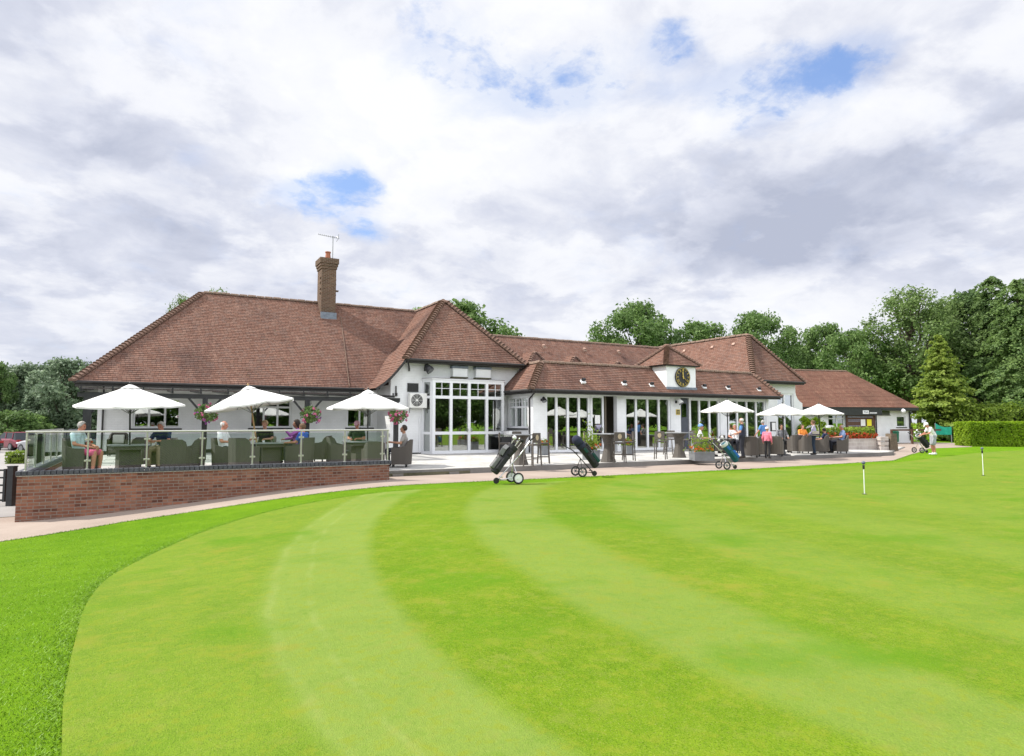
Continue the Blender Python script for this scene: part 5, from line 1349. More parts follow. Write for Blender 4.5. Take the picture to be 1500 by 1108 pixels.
# planters
def planter(label, x, y, z, w, h, mats, seed, rz=0.0, bushy=.35):
    rng = random.Random(seed); t_ = thing('flower_planter', label, 'planter', (x, y, z), rz)
    b = MB(); b.box(-w/2, w/2, -w/2, w/2, 0, h); b.box(-w/2-.015, w/2+.015, -w/2-.015, w/2+.015, h-.06, h+.004); b.build('box', M['planter_grey'], t_)
    b = MB(); pts = [(rng.gauss(0, w*.30), rng.gauss(0, w*.30), h+abs(rng.gauss(0, bushy*.5))) for _ in range(420)]; cards(b, pts, .09, rng, .6); b.build('foliage', M['leaf_lime'], t_, fix=False)
    b = MB(); pts = []
    for _ in range(26):
        c = (rng.uniform(-w*.6, w*.6), rng.uniform(-w*.6, w*.4), h+rng.uniform(.02, .24)); pts += [(c[0]+rng.gauss(0,.022), c[1]+rng.gauss(0,.022), c[2]+rng.gauss(0,.02)) for _ in range(9)]
    cards(b, pts, .055, rng, .4); b.build('flowers', mats, t_, fix=False)
planter('grey planter of red flowers against the white pier right of the bay', *place(796, 667, terrace_z), .42, .45, M['red_flower'], 1, bushy=.25)
planter('grey planter of orange-red flowers behind the dark green golf bag', *place(866, 674, terrace_z), .5, .40, M['orange_flower'], 2, .1, .8)
planter('grey planter of orange flowers between the open door and the second bank of doors', *place(919, 667, terrace_z), .42, .45, M['red_flower'], 3, bushy=.25)
planter('low grey planter overflowing with orange flowers left of the blue golf bag', *place(1028, 674.6, terrace_z), .78, .34, M['orange_flower'], 4, -.5, .75)
def basket(label, px, py, seed, pink):
    rng = random.Random(seed); x, z = on_y(px, py, PGY-.35); t_ = thing('hanging_basket', label, 'flower basket', (x, PGY-.35, z), 0)
    b = MB(); b.lathe([(.03,-.22),(.14,-.19),(.20,-.08),(.22,.0),(.19,.0)], 14); b.build('basket', M['sleeper'], t_)
    b = MB(); 
    for k in range(3): a = k*2.09; b.tube([(.2*math.cos(a),.2*math.sin(a),0),(0,0,.50)], .006, 4)
    b.tube([(0,0,.5),(0,.02,.56),(0,.33,.56)], .014, 5); b.build('chain', M['dark_metal'], t_)
    b = MB(); pts = []
    for _ in range(620):
        d = Vector((rng.gauss(0,1), rng.gauss(0,1), rng.gauss(0,1))).normalized()*(.24+.16*rng.random()); pts.append((d.x, d.y, d.z*.85+.02-.08*(d.x**2)))
    cards(b, pts, .085, rng, .2); b.build('foliage', M['leaf'], t_, fix=False)
    for mt, n in pink:
        b = MB(); pts = []
        for _ in range(n):
            d = Vector((rng.gauss(0,1), rng.gauss(-.3,1), rng.gauss(0,1))).normalized()*.40; pts += [(d.x+rng.gauss(0,.026), d.y+rng.gauss(0,.026), d.z*.9+rng.gauss(0,.026)) for _ in range(10)]
        cards(b, pts, .07, rng, .2); b.build('flowers', M[mt], t_, fix=False)
basket('mixed pink and purple hanging basket on the post near the left window', 302, 606, 1, (('pink_flower', 18), ('purple_flower', 7)))
basket('hanging basket with few dark pink blooms on the post between two windows', 455, 608, 2, (('pink_flower', 11), ('purple_flower', 4)))
basket('hanging basket crowded with bright pink blooms by the bay', 583, 609, 3, (('pink_flower', 32),))
bq = thing('barbecue', 'silver hooded barbecue in the corner beside the side window', 'barbecue', (16.2, 29.2, terrace_z(16.2, 29.2)), FCM+.5); bq.scale = (.62, .62, .95)
b = MB(); b.box(-.6, .6, -.28, .28, .12, .86); b.build('cabinet', M['dark_metal'], bq)
b = MB(); b.prism([(-.30,.863),(.30,.863),(.30,.98),(.16,1.16),(-.16,1.16),(-.30,.98)], 'x', -.42, .42); b.build('hood', M['chrome'], bq, bevel=.02)
b = MB(); b.box(-.95,-.605,-.26,.26,.84,.88); b.box(.605,.95,-.26,.26,.84,.88); b.build('shelf', M['grey_metal'], bq)
for sx_ in (-.5, .5):
    b = MB(); b.lathe([(.06,-.02),(.06,.02)], 12, M=Matrix.Translation((sx_,0,.06)) @ Matrix.Rotation(R(90),4,'Y')); b.build('wheel', M['rubber'], bq)
# ------------------------------------------------------------------ golf trolleys, bags, pins
def trolley(label, loc, rz, k=1.0, hz_=1.0, handle_up=1.05, metal='grey_metal', white_hub=False):
    t_ = thing('golf_trolley', label, 'trolley', loc, rz); t_.scale = (k, k, k)
    m_ = M[metal]
    b = MB()
    b.tube([(.46,0,.14),(.0,0,.62),(-.18,0,.80)], .016, 8); b.tube([(.06,0,.56),(.0,.26,.16)], .012, 6); b.tube([(.06,0,.56),(.0,-.26,.16)], .012, 6)
    b.tube([(0,-.28,.155),(0,.28,.155)], .010, 6); b.tube([(.46,-.10,.13),(.46,.10,.13)], .014, 6); b.tube([(.0,0,.16),(.5,0,.10)], .014, 6); b.bar((.40,-.11,.18),(.40,.11,.18),.03); b.bar((-.1,-.12,.74),(-.1,.12,.74),.03)
    b.build('frame', m_, t_)
    b = MB(); b.tube([(-.18,0,.80),(-.46,0,handle_up)], .015, 8); b.build('handle_bar', m_, t_); b = MB(); b.tube([(-.44,0,handle_up-.018),(-.58,0,handle_up+.09)], .021, 8); b.build('grip', M['rubber'], t_)
    for s in (-1, 1):
        Mw = Matrix.Translation((0, s*.28, .155)) @ Matrix.Rotation(R(90), 4, 'X')
        b = MB(); b.lathe([(.118,-.026),(.15,-.022),(.155,0),(.15,.022),(.118,.026)], 22, M=Mw, cap=False); w_ = b.build('wheel', M['rubber'], t_, smooth=True)
        b = MB(); b.lathe([(.119,-.012),(.119,.012),(.10,.014),(.10,-.014)], 22, M=Mw, cap=False); b.lathe([(.035,-.03),(.035,.03)], 12, M=Mw)
        if white_hub: b.lathe([(.105,-.016),(.112,0),(.105,.016)], 18, M=Mw)
        for q in range(6): a = q*math.pi/3; b.bar(Mw @ Vector((.03*math.cos(a),.03*math.sin(a),0)), Mw @ Vector((.11*math.cos(a),.11*math.sin(a),0)), .028 if white_hub else .016, .012)
        b.build('rim', M['pvc'] if white_hub else M['grey_metal'], w_)
    Mw = Matrix.Translation((.53, 0, .085)) @ Matrix.Rotation(R(90), 4, 'X'); b = MB(); b.lathe([(.03,-.02),(.08,-.02),(.085,0),(.08,.02),(.03,.02)], 16, M=Mw); b.build('wheel', M['rubber'], t_)
    return t_
def golf_bag(label, tr, main, accent, hood, seed, clubs, group):
    """A tapering golf bag strapped along the trolley's sloping spine, with pockets, collar, strap and hood or bare clubs."""
    mw = tr.matrix_basis.copy(); top, bot = Vector((-.16,0,.98)), Vector((.47,0,.20)); ax = (top-bot).normalized(); off = Vector((ax.z,0,-ax.x))
    if off.z < 0: off = -off
    q = ax.to_track_quat('Z', 'X').to_matrix(); ez = ax; ex = off; ey = ez.cross(ex); Ml = Matrix((ex, ey, ez)).transposed().to_4x4(); Ml.translation = bot+off*.17
    W_ = mw @ Ml
    t_ = bpy.data.objects.new('golf_bag', None); COL.objects.link(t_); tag(t_, label, 'golf bag'); t_.matrix_world = W_; L = .86
    b = MB(); n = 16; rings = [(.105,.0),(.122,.05),(.115,.3),(.120,.6),(.138,.80),(.140,L)]; b.lathe(rings, n); b.build('body', main, t_, smooth=False, bevel=.01)
    b = MB(); b.lathe([(.145,L-.08),(.150,L+.0),(.150,L+.04),(.125,L+.04),(.125,L-.0)], n, cap=False); b.build('collar', hood, t_)
    for (x_, y_, z0, z1, w_, d_, mt) in ((.105,0,.06,.40,.19,.09,accent),(.105,0,.46,.72,.15,.06,main),(.0,.11,.10,.56,.13,.06,main),(.0,-.11,.16,.50,.13,.06,main),(.05,-.105,.56,.74,.10,.05,accent),(.05,.105,.60,.76,.10,.05,main)):
        b = MB()
        if y_ == 0: b.box(x_-.02, x_+d_, -w_/2, w_/2, z0, z1)
        else: b.box(-w_/2, w_/2, min(y_, y_+math.copysign(d_, y_)), max(y_, y_+math.copysign(d_, y_)), z0, z1)
        b.build('pocket', mt, t_, bevel=.025)
    b = MB(); b.tube([(.15,.02,.25),(.24,.06,.45),(.20,.05,.68),(.14,.02,.80)], .018, 6, flat=.5); b.build('strap', main, t_)
    b = MB(); tw = [(.17,.06,L-.06),(.20,.10,L-.20),(.19,.12,L-.38)]
    for q0, q1 in zip(tw[:-1], tw[1:]): b.bar(q0, q1, .13, .018)
    b.build('towel', gry if seed != 3 else wht, t_, bevel=.006)
    if clubs == 0:
        b = MB(); b.lathe([(.14,L+.042),(.155,L+.12),(.15,L+.24),(.10,L+.33),(.03,L+.36)], n); b.build('hood', hood, t_, smooth=True)
    rng = random.Random(seed)
    for i in range(clubs):
        a = i*2*math.pi/max(clubs, 1)+.3; lx, lyy = .085*math.cos(a), .085*math.sin(a); h = L+.16+.12*rng.random()
        g_ = bpy.data.objects.new('golf_club', None); COL.objects.link(g_); tag(g_, group[1], 'golf club', group[0]); g_.matrix_world = W_ @ Matrix.Translation((lx, lyy, 0))
        b = MB(); b.tube([(0,0,.1),(lx*.4,lyy*.4,h)], .006, 5); b.build('shaft', M['chrome'], g_)
        b = MB()
        if i % 2 == 0: b.ball((lx*.4+.02,lyy*.4,h+.05), .048, 8, 0, (1.25,.85,1)); b.build('head_cover', hood if i % 4 else M['pvc'], g_, smooth=True)
        else: b.cbox((lx*.4+.03,lyy*.4,h+.02), (.085,.025,.05), (0,.5,a)); b.build('club_head', M['chrome'], g_, bevel=.006)
    return t_
blk = fabric('black_nylon', (.022,.022,.025)); gry = fabric('grey_nylon', (.16,.16,.165)); grn = fabric('dark_green_nylon', (.010,.055,.045)); blu_ = fabric('bright_blue_nylon', (.02,.13,.42)); tl_ = fabric('teal_nylon', (.015,.10,.125)); wht = fabric('white_nylon', (.62,.62,.64)); nvy = fabric('navy_nylon', (.018,.022,.05))
bpy.context.view_layer.update()
x, y, z = place(754, 709, terrain); t1 = trolley('push trolley with white wheels and a raised handle, leftmost on the lawn edge', (x, y, z+.015), R(150.5)+.35, 1.0, handle_up=1.16, metal='chrome', white_hub=True)
golf_bag('black and grey golf bag on the white-wheeled trolley', t1, blk, gry, blk, 1, 5, ('clubs in the black and grey bag', 'golf club standing in the black and grey bag on the white-wheeled trolley'))
x, y, z = place(848, 699, terrain); t2 = trolley('dark push trolley with grey wheels in front of the planter, second from the left', (x, y, z+.015), R(-29.5)+.3, .98, metal='dark_metal', handle_up=.95)
golf_bag('dark green golf bag with a black rain hood', t2, blk, grn, nvy, 2, 0, None)
x, y, z = place(1059, 688, terrain); t3 = trolley('silver push trolley in front of the standing man in navy', (x, y, z+.01), R(-29.5)+.25, .92, metal='chrome')
golf_bag('bright blue and teal golf bag with white-topped clubs', t3, tl_, blu_, wht, 3, 4, ('clubs in the blue bag', 'golf club with a pale head standing in the blue and teal bag'))
x, y, z = place(1345, 664, terrain); t4 = trolley('silver golf trolley beside the golfer in white', (x, y, z+.01), R(-29.5)+.15, 1.0, metal='chrome')
golf_bag('black golf bag on the trolley beside the golfer in white', t4, blk, blk, wht, 4, 4, ('clubs in the golfer bag', 'golf club standing in the black bag beside the golfer in white'))
def pin(label, px, py, top):
    x, y, z = place(px, py, terrain); h = at_depth(px, top, (x*U[1]+y*V[1]))[2]-z
    t_ = thing('putting_pin', label, 'golf flag', (x, y, z))
    b = MB(); b.tube([(0,0,-.05),(0,0,h-.10)], .011, 8); b.build('rod', M['pvc'], t_)
    b = MB(); b.lathe([(.018,h-.20),(.024,h-.19),(.024,h-.11),(.018,h-.10)], 12); b.build('number_collar', M['dark_metal'], t_)
    b = MB(); b.ball((0,0,h-.05), .042, 10); b.build('ball_top', pm('slate_top', (.10,.12,.17), .4), t_, smooth=True)
    b = MB(); b.lathe([(.054,.002),(.054,.016)], 18); b.build('hole_cup', M['dark_metal'], t_)
pin('nearer white putting pin with a dark knob on the green', 1266.5, 724.5, 675)
pin('farther white putting pin with a dark knob toward the hedge', 1440.5, 697, 655)
# ------------------------------------------------------------------ cars in the car park
def car(label, px, D, rz, paint, kind='hatch'):
    x, y, _ = at_depth(px, 640, D); z = terrain(x, y)+.01
    t_ = thing('parked_car', label, 'car', (x, y, z), rz, 'parked cars beyond the left terrace')
    L, W, H = (4.3, 1.76, 1.48) if kind == 'hatch' else (4.7, 1.9, 1.75)
    st = [(-L/2,.40,.62,.70),(-L/2+.12,.28,.80,.92),(-L*.28,.22,.96,1.0),(L*.05,.22,.95,1.0),(L*.26,.22,.90,1.0),(L*.42,.25,.78,.95),(L/2,.38,.60,.72)]
    b = MB(); rows = []
    for sx_, zb, zt, w in st:
        hw = W/2*w; rows.append([(sx_,-hw*.92,zb),(sx_,-hw,zb+.16),(sx_,-hw,zt-.12),(sx_,-hw*.90,zt),(sx_,hw*.90,zt),(sx_,hw,zt-.12),(sx_,hw,zb+.16),(sx_,hw*.92,zb)])
    for A, B in zip(rows[:-1], rows[1:]):
        for k in range(8): b.face([A[k], A[(k+1) % 8], B[(k+1) % 8], B[k]])
    b.face(rows[0]); b.face(rows[-1]); b.build('body', paint, t_, bevel=.03)
    zb = .93; cab = [(-L*.44,.84),(-L*.36,H),(L*.04,H+.01),(L*.24,.92)]
    hw, tw = W*.43, W*.36; b = MB()
    q = [[(c[0],-(hw if c[1] < 1.2 else tw),c[1] if c[1] < 1.2 else c[1]-.03),(c[0],(hw if c[1] < 1.2 else tw),c[1] if c[1] < 1.2 else c[1]-.03)] for c in cab]
    for A, B in zip(q[:-1], q[1:]): b.face([A[0], A[1], B[1], B[0]])
    for s in (0, 1): b.face([q[i][s] for i in range(4)])
    b.build('window', M['car_glass'], t_)
    b = MB(); b.prism([(cab[1][0]-.03,H-.045),(cab[2][0]+.03,H-.035),(cab[2][0],H+.02),(cab[1][0]+.08,H+.015)], 'y', -tw-.01, tw+.01)
    for s in (-1, 1):
        for fr_ in (-.32, -.08): b.bar((fr_*L, s*hw*1.0, .93), (fr_*L+.08, s*tw*1.01, H-.03), .07, .05)
    b.build('roof', paint, t_)
    for sx_ in (-L*.31, L*.31):
        for s in (-1, 1):
            Mw = Matrix.Translation((sx_, s*(W/2-.10), .31)) @ Matrix.Rotation(R(90), 4, 'X'); b = MB(); b.lathe([(.2,-.11),(.30,-.11),(.315,-.07),(.315,.07),(.30,.11),(.2,.11)], 18, M=Mw); w_ = b.build('wheel', M['rubber'], t_)
            b = MB(); b.lathe([(.20,-.118),(.20,.118)], 14, M=Mw); b.build('rim', M['grey_metal'], w_)
    for s in (-1, 1):
        b = MB(); b.cbox((L/2-.10, s*W*.33, .68), (.20,.34,.14)); b.build('headlight', M['pvc'], t_, bevel=.03); b = MB(); b.cbox((-L/2+.08, s*W*.36, .78), (.14,.26,.18)); b.build('tail_light', pm('red_lens', (.30,.01,.01), .3), t_, bevel=.03)
    b = MB(); b.box(L/2-.02, L/2+.012, -.26, .26, .42, .53); b.build('number_plate', M['pvc'], t_)
def paint(n, c): 
    m = pm(n, c, .25, .02, 1.0, metallic=.2); m.node_tree.nodes['Principled BSDF'].inputs['Coat Weight'].default_value = .6; return m
red = paint('dark_red_paint', (.20,.012,.035)); gr = paint('charcoal_paint', (.025,.028,.032)); sil = paint('silver_paint', (.42,.43,.45)); wh = paint('white_paint_car', (.7,.7,.7)); bl = paint('slate_blue_paint', (.07,.11,.17)); br_ = paint('grey_blue_paint', (.16,.19,.22))
car('dark red hatchback parked left of the terrace', 20, 54, FLT+1.1, red)
car('charcoal car cut by the left edge of the photo', -36, 50, FLT+1.2, gr)
car('silver van behind the charcoal car at the left edge', -6, 62, FLT+1.1, sil, 'van')
car('white car partly hidden behind the red hatchback', 32, 64, FLT+.9, wh)
car('slate blue car seen through the end of the glass balustrade', 50, 57, FLT+1.0, bl)
car('silver car seen through the glass beside the slate blue one', 66, 50, FLT+1.2, sil)
car('charcoal van closest to the house seen through the glass', 88, 50, FLT+1.3, gr, 'van')
car('grey-blue car parked behind the seated man in pink shorts', 112, 58, FLT+1.1, br_)
# ------------------------------------------------------------------ people
SK = {'fair': fabric('skin_fair', (.50,.27,.19)), 'ruddy': fabric('skin_ruddy', (.50,.22,.15)), 'tan': fabric('skin_tan', (.38,.20,.13))}
HR = {'grey': fabric('grey_hair', (.40,.38,.36)), 'white': fabric('white_hair', (.66,.65,.63)), 'dark': fabric('dark_hair', (.035,.025,.02)), 'brown': fabric('brown_hair', (.13,.075,.04)), 'blond': fabric('fair_hair', (.42,.31,.17))}
EYE = pm('eye_dark', (.03,.02,.02), .2); LIP = pm('lips', (.35,.11,.09), .5); SHOE = fabric('dark_shoes', (.03,.025,.022))
STAND = dict(pel=(0,0,.95), wst=(0,.0,1.08), chs=(0,.0,1.29), nck=(0,-.01,1.45), hed=(0,.025,1.60), sh=(.185,-.01,1.40), el=(.245,-.04,1.12), wr=(.25,.07,.90), hip=(.085,0,.92), kn=(.10,.03,.50), an=(.10,-.02,.09), to=(.125,.15,.04))
SIT = dict(pel=(0,-.06,.55), wst=(0,-.10,.68), chs=(0,-.13,.89), nck=(0,-.12,1.05), hed=(0,-.085,1.20), sh=(.185,-.13,1.00), el=(.265,-.03,.76), wr=(.16,.22,.74), hip=(.09,-.02,.54), kn=(.13,.40,.54), an=(.13,.37,.10), to=(.145,.53,.05))
def person(label, loc, rz, pose, shirt, legs, skin='fair', hair='grey', style='short', over=None, shorts=False, sleeves='short', k=1.0, build_=1.0, cap=None, shoes=None, nod=0.0, turn=0.0, sleeve=None):
    J = {}
    for n_, v in pose.items():
        if n_ in ('sh','el','wr','hip','kn','an','to'):
            J[n_+'R'] = Vector(v); J[n_+'L'] = Vector((-v[0], v[1], v[2]))
        else: J[n_] = Vector(v)
    for n_, v in (over or {}).items(): J[n_] = Vector(v)
    mats = [SK[skin], shirt, legs, shoes or SHOE, EYE, LIP, M['white_socks'], sleeve or shirt]
    caps = []
    def C(a, b, r0, r1, m): caps.append((Vector(a), Vector(b), r0, r1, m))
    up = (J['nck']-J['wst']).normalized(); B = build_
    side = Vector((1,0,0))
    for s in (-1, 1):
        C(J['pel']+side*s*.065, J['wst']+side*s*.06, .108*B, .105*B, 2 if s*0 else 1); C(J['wst']+side*s*.06, J['chs']+side*s*.075, .105*B, .108, 1); C(J['hipL' if s < 0 else 'hipR'], J['pel']+side*s*.06, .105*B, .112*B, 2)
    fw = up.cross(side)*-1
    C(J['wst']+fw*.03*B, J['chs']+fw*.015, .105*B, .10, 1); C(J['shL'], J['shR'], .066, .066, 1); C(J['chs']+up*.05, J['nck']-up*.03, .09, .060, 1)
    hd = J['hed']; Rh = Matrix.Rotation(turn, 3, 'Z') @ Matrix.Rotation(-nod, 3, 'X'); H = lambda x, y, z: hd+Rh @ Vector((x, y, z))
    C(J['nck']-up*.02, H(0,-.02,-.06), .053, .050, 0)
    C(H(0,-.025,.030), H(0,.008,.022), .080, .077, 0); C(H(0,-.01,.045), H(0,-.01,.05), .078, .070, 0); C(H(0,.030,-.055), H(0,.050,-.082), .052, .034, 0); C(H(0,.02,-.02), H(0,.045,-.03), .064, .050, 0)
    C(H(0,.085,.012), H(0,.104,-.022), .010, .015, 0); C(H(-.03,.075,.030), H(.03,.075,.030), .013, .013, 0)
    for s in (-1, 1): C(H(s*.079,-.008,.012), H(s*.083,-.014,-.022), .017, .012, 0)
    for s in 'LR':
        sh, el, wr = J['sh'+s], J['el'+s], J['wr'+s]; md = sh.lerp(el, .62)
        C(sh, el, .050, .041, 0); C(el, wr, .041, .027, 0)
        if sleeves == 'short': C(sh, md, .064, .060, 7)
        else: C(sh, el, .060, .052, 7); C(el, el.lerp(wr, .94), .052, .038, 7)
        hp, kn, an, to = J['hip'+s], J['kn'+s], J['an'+s], J['to'+s]
        if shorts:
            C(hp, hp.lerp(kn, .88), .100*B, .088, 2); C(kn.lerp(hp, .2), kn, .066, .056, 0); C(kn, kn.lerp(an, .35), .055, .056, 0); C(kn.lerp(an, .35), an, .056, .038, 0); C(an.lerp(kn, .28), an, .042, .040, 6)
        else: C(hp, kn, .094*B, .066, 2); C(kn, kn.lerp(an, .4), .066, .064, 2); C(kn.lerp(an, .4), an+Vector((0,0,.03)), .064, .054, 2)
        he = an+(an-to)*.30; he.z = an.z-.035
        C(he, to.lerp(an, .35)-Vector((0,0,.012)), .040, .042, 3); C(to.lerp(an, .35)-Vector((0,0,.012)), to, .042, .034, 3); C(an, he, .042, .038, 3)
    b = MB()
    for a, c, r0, r1, m in caps:
        d = c-a
        if d.length < 1e-4: continue
        dn = d.normalized(); pts = [a-dn*r0*.92, a-dn*r0*.72, a-dn*r0*.35, a, c, c+dn*r1*.35, c+dn*r1*.72, c+dn*r1*.92]
        b.tube(pts, [r0*.36, r0*.70, r0*.94, r0, r1, r1*.94, r1*.70, r1*.36], 10)
    tmp = b.build('body_source', mats); rm = tmp.modifiers.new('remesh', 'REMESH'); rm.mode = 'VOXEL'; rm.voxel_size = .0135
    sm = tmp.modifiers.new('smooth', 'SMOOTH'); sm.iterations = 2; sm.factor = .4
    bpy.context.view_layer.update()
    me = bpy.data.meshes.new_from_object(tmp.evaluated_get(bpy.context.evaluated_depsgraph_get())); bpy.data.objects.remove(tmp)
    nv = len(me.vertices); co = np.empty(nv*3, np.float32); me.vertices.foreach_get('co', co); co = co.reshape(-1, 3)
    faces = [tuple(p.vertices) for p in me.polygons]; ctr = np.array([co[list(f)].mean(0) for f in faces])
    best = np.full(len(faces), 9.0); mi = np.zeros(len(faces), int)
    for a, c, r0, r1, m in caps:
        a_, c_ = np.array(a), np.array(c); d = c_-a_; t = np.clip(((ctr-a_)@d)/max(float(d@d), 1e-9), 0, 1)
        ds = np.linalg.norm(ctr-a_-t[:, None]*d, axis=1)-(r0+(r1-r0)*t); q = ds < best; best[q] = ds[q]; mi[q] = m
    out = MB(); out.v = [tuple(v) for v in co.tolist()]; out.f = faces; out.m = mi.tolist()
    bpy.data.meshes.remove(me)
    for s in (-1, 1): out.ball(H(s*.031,.080,.012), .0105, 6, 4)
    out.tube([H(-.024,.083,-.056), H(0,.092,-.055), H(.024,.083,-.056)], [.004,.0075,.004], 6, 5)
    for s in 'LR':                                         # hands: palm, four unequal bent fingers, thumb from the side of the palm
        wr, el = J['wr'+s], J['el'+s]; d = (wr-el).normalized(); sg = 1 if s == 'R' else -1
        lat = d.cross(Vector((0,0,1))); lat = lat.normalized() if lat.length > .2 else Vector((0,1,0)); nrm = lat.cross(d).normalized()
        if nrm.z > 0: nrm = -nrm
        th = lat*(-sg) if abs(d.z) < .8 else Vector((0,1,0))
        wd_ = th
        if abs(d.z) >= .8: nrm = Vector((-sg,0,0))
        out.tube([wr-d*.015, wr+d*.02, wr+d*.055, wr+d*.088], [.024,.034,.040,.036], 8, 0, flat=.62)
        for f, (o_, ln) in enumerate(((.028,.070),(.009,.078),(-.010,.074),(-.028,.058))):
            p0 = wr+d*.082+wd_*o_; p1 = p0+d*ln*.45+nrm*.008; p2 = p1+d*ln*.30+nrm*.022; p3 = p2+d*ln*.12+nrm*.024
            out.tube([p0, p1, p2, p3], [.0095,.009,.008,.006], 6, 0)
        p0 = wr+d*.028+wd_*.028; out.tube([p0, p0+d*.026+wd_*.022+nrm*.008, p0+d*.055+wd_*.026+nrm*.018], [.012,.011,.008], 6, 0)
    o = out.build('person', mats, smooth=True, loc=loc, rot=(0,0,rz)); o.scale = (k, k, k); tag(o, label, 'person')
    hb = MB(); hm = HR[hair]
    def shellcap(r, zf, zb, mat_name, m, thick=.008, long_=0.0, th0=0.0, ring=False, rough=.05):
        n, rows = 22, 10; c = H(0,-.012,.030); V_ = []; hr = random.Random(len(label)*7+3)
        for i in range(rows+1):
            for j in range(n):
                a = 2*math.pi*j/n; f = .5-.5*math.cos(a)          # 0 front, 1 back
                th = th0+(i/rows)*(math.acos(max(-1, min(1, zf+(zb-zf)*smooth(f*1.75))))-th0)
                x, y, z = math.sin(th)*math.sin(a), math.sin(th)*math.cos(a), math.cos(th); q = r*(1+rough*hr.uniform(-1, 1))
                V_.append(c+Rh @ Vector((x*(.083+thick)*q, y*(.094+thick)*q+(0 if y > 0 else -.004), z*(.098+thick)*q-long_*max(0, f-.3)*(i/rows)**2)))
        for i in range(rows):
            for j in range(n):
                if ring and .5-.5*math.cos(2*math.pi*(j+.5)/n) < .30: continue
                hb.face([V_[i*n+j], V_[i*n+(j+1) % n], V_[(i+1)*n+(j+1) % n], V_[(i+1)*n+j]])
        return hb.build(mat_name, m, o, smooth=True, fix=False)
    if style == 'short': shellcap(1.0, .66, -.72, 'hair', hm)
    elif style == 'bald': 
        shellcap(.99, .2, -.68, 'hair', hm, .004, th0=1.05, ring=True)
    elif style == 'long': shellcap(1.05, .55, -.85, 'hair', hm, .014, .12)
    if cap is not None:
        hb = MB(); shellcap(.985, .3, -.62, 'hair', hm, .003, th0=1.1, ring=True); hb = MB(); shellcap(1.06, .25, .02, 'cap', cap, .012, rough=0)
        if style == 'cap':
            b2 = MB(); pts = [(-.075,.075,.045),(-.05,.125,.036),(0,.155,.030),(.05,.125,.036),(.075,.075,.045)]
            b2.face([H(*p) for p in pts]); b2.face([H(p[0],p[1],p[2]+.008) for p in pts][::-1])
            b2.build('cap_peak', cap, o, fix=False)
    return o
fabric('white_socks', (.72,.72,.72))
f_ = fabric
W1 = f_('white_cotton', (.74,.74,.75)); AQ = f_('pale_aqua_cotton', (.50,.66,.68)); PK = f_('hot_pink_cotton', (.62,.10,.22)); NV = f_('navy_cotton', (.018,.030,.085)); BK = f_('black_cotton', (.022,.022,.024)); PU = f_('purple_knit', (.36,.10,.40)); BL = f_('royal_blue_cotton', (.03,.10,.40)); GY = f_('warm_grey_cotton', (.30,.28,.27))
SB = f_('sky_blue_cotton', (.10,.25,.55)); DN = f_('dark_trousers', (.020,.022,.032)); KH = f_('khaki_cotton', (.33,.26,.17)); RD = f_('coral_cotton', (.55,.16,.11)); PP = f_('pink_knit', (.75,.20,.28)); LV = f_('lavender_knit', (.40,.38,.55)); OR = f_('orange_cotton', (.85,.28,.05)); PB_ = f_('pale_blue_cotton', (.34,.46,.74)); JN = f_('dark_denim', (.016,.030,.055)); GJ = f_('grey_fleck_jacket', (.20,.20,.21)); DG = f_('dark_green_top', (.03,.06,.03)); CK = f_('pale_check_cotton', (.36,.37,.42)); PC = f_('pale_pink_cotton', (.80,.55,.56)); LB = f_('light_blue_cap', (.16,.30,.62))
def seat(px, y, rz, fwd=0.0):
    x, yy = ly(px, y); return (x-math.sin(rz)*fwd, yy+math.cos(rz)*fwd, .31)
SC = {}
person('person in a pale aqua T-shirt and pink shorts at the left end of the terrace', seat(117, 20.6, FRT, .06), FRT, SIT, AQ, PK, 'ruddy', 'grey', 'short', dict(wrR=(.10,.30,.68), wrL=(-.08,.28,.70), hed=(0,-.03,1.20), nck=(0,-.09,1.06)), shorts=True, nod=.25, k=1.04)
person('person in a navy polo shirt leaning forward over folded hands', seat(239, 21.9, FCM, .08), FCM, SIT, NV, KH, 'ruddy', 'grey', 'short', dict(chs=(0,-.04,.87), nck=(0,.03,1.02), hed=(0,.09,1.15), shL=(-.185,.0,.97), shR=(.185,.0,.97), elL=(-.26,.16,.76), elR=(.26,.16,.76), wrL=(-.06,.36,.76), wrR=(.07,.37,.76)), nod=.35, build_=1.12, k=1.08)
person('person with a bald head in a white T-shirt facing right by the hanging basket', seat(330, 20.9, FRT, .04), FRT, SIT, W1, DN, 'ruddy', 'white', 'bald', None, nod=.1, k=1.06)
person('person in a black top facing the camera behind the middle table', seat(387, 22.9, FCM, .1), FCM, SIT, BK, DN, 'fair', 'blond', 'short', dict(wrL=(-.20,.36,.76), wrR=(.22,.36,.76)), nod=.1, k=1.08)
person('person in a purple top with dark hair turned away behind the middle table', seat(429, 22.6, FCM-.5), FCM-1.1, SIT, PU, DN, 'tan', 'dark', 'long', dict(elL=(-.24,.12,.86), wrL=(-.10,.22,.98)), k=1.09, sleeves='long')
person('person in a bright blue shirt seen from behind at the middle table', seat(441, 20.6, FLT-.3, .06), FLT-.25, SIT, BL, DN, 'ruddy', 'brown', 'short', dict(wrR=(.14,.34,.74), wrL=(-.12,.36,.74)), nod=.2, k=1.0)
person('person in a pink striped cap and dark green top at the third table', seat(522, 22.4, FCM, .06), FCM, SIT, DG, DN, 'ruddy', 'grey', 'cap', dict(wrL=(-.12,.34,.76), wrR=(.10,.34,.76)), cap=f_('pink_striped_cap', (.62,.36,.46)), nod=.35, k=1.06)
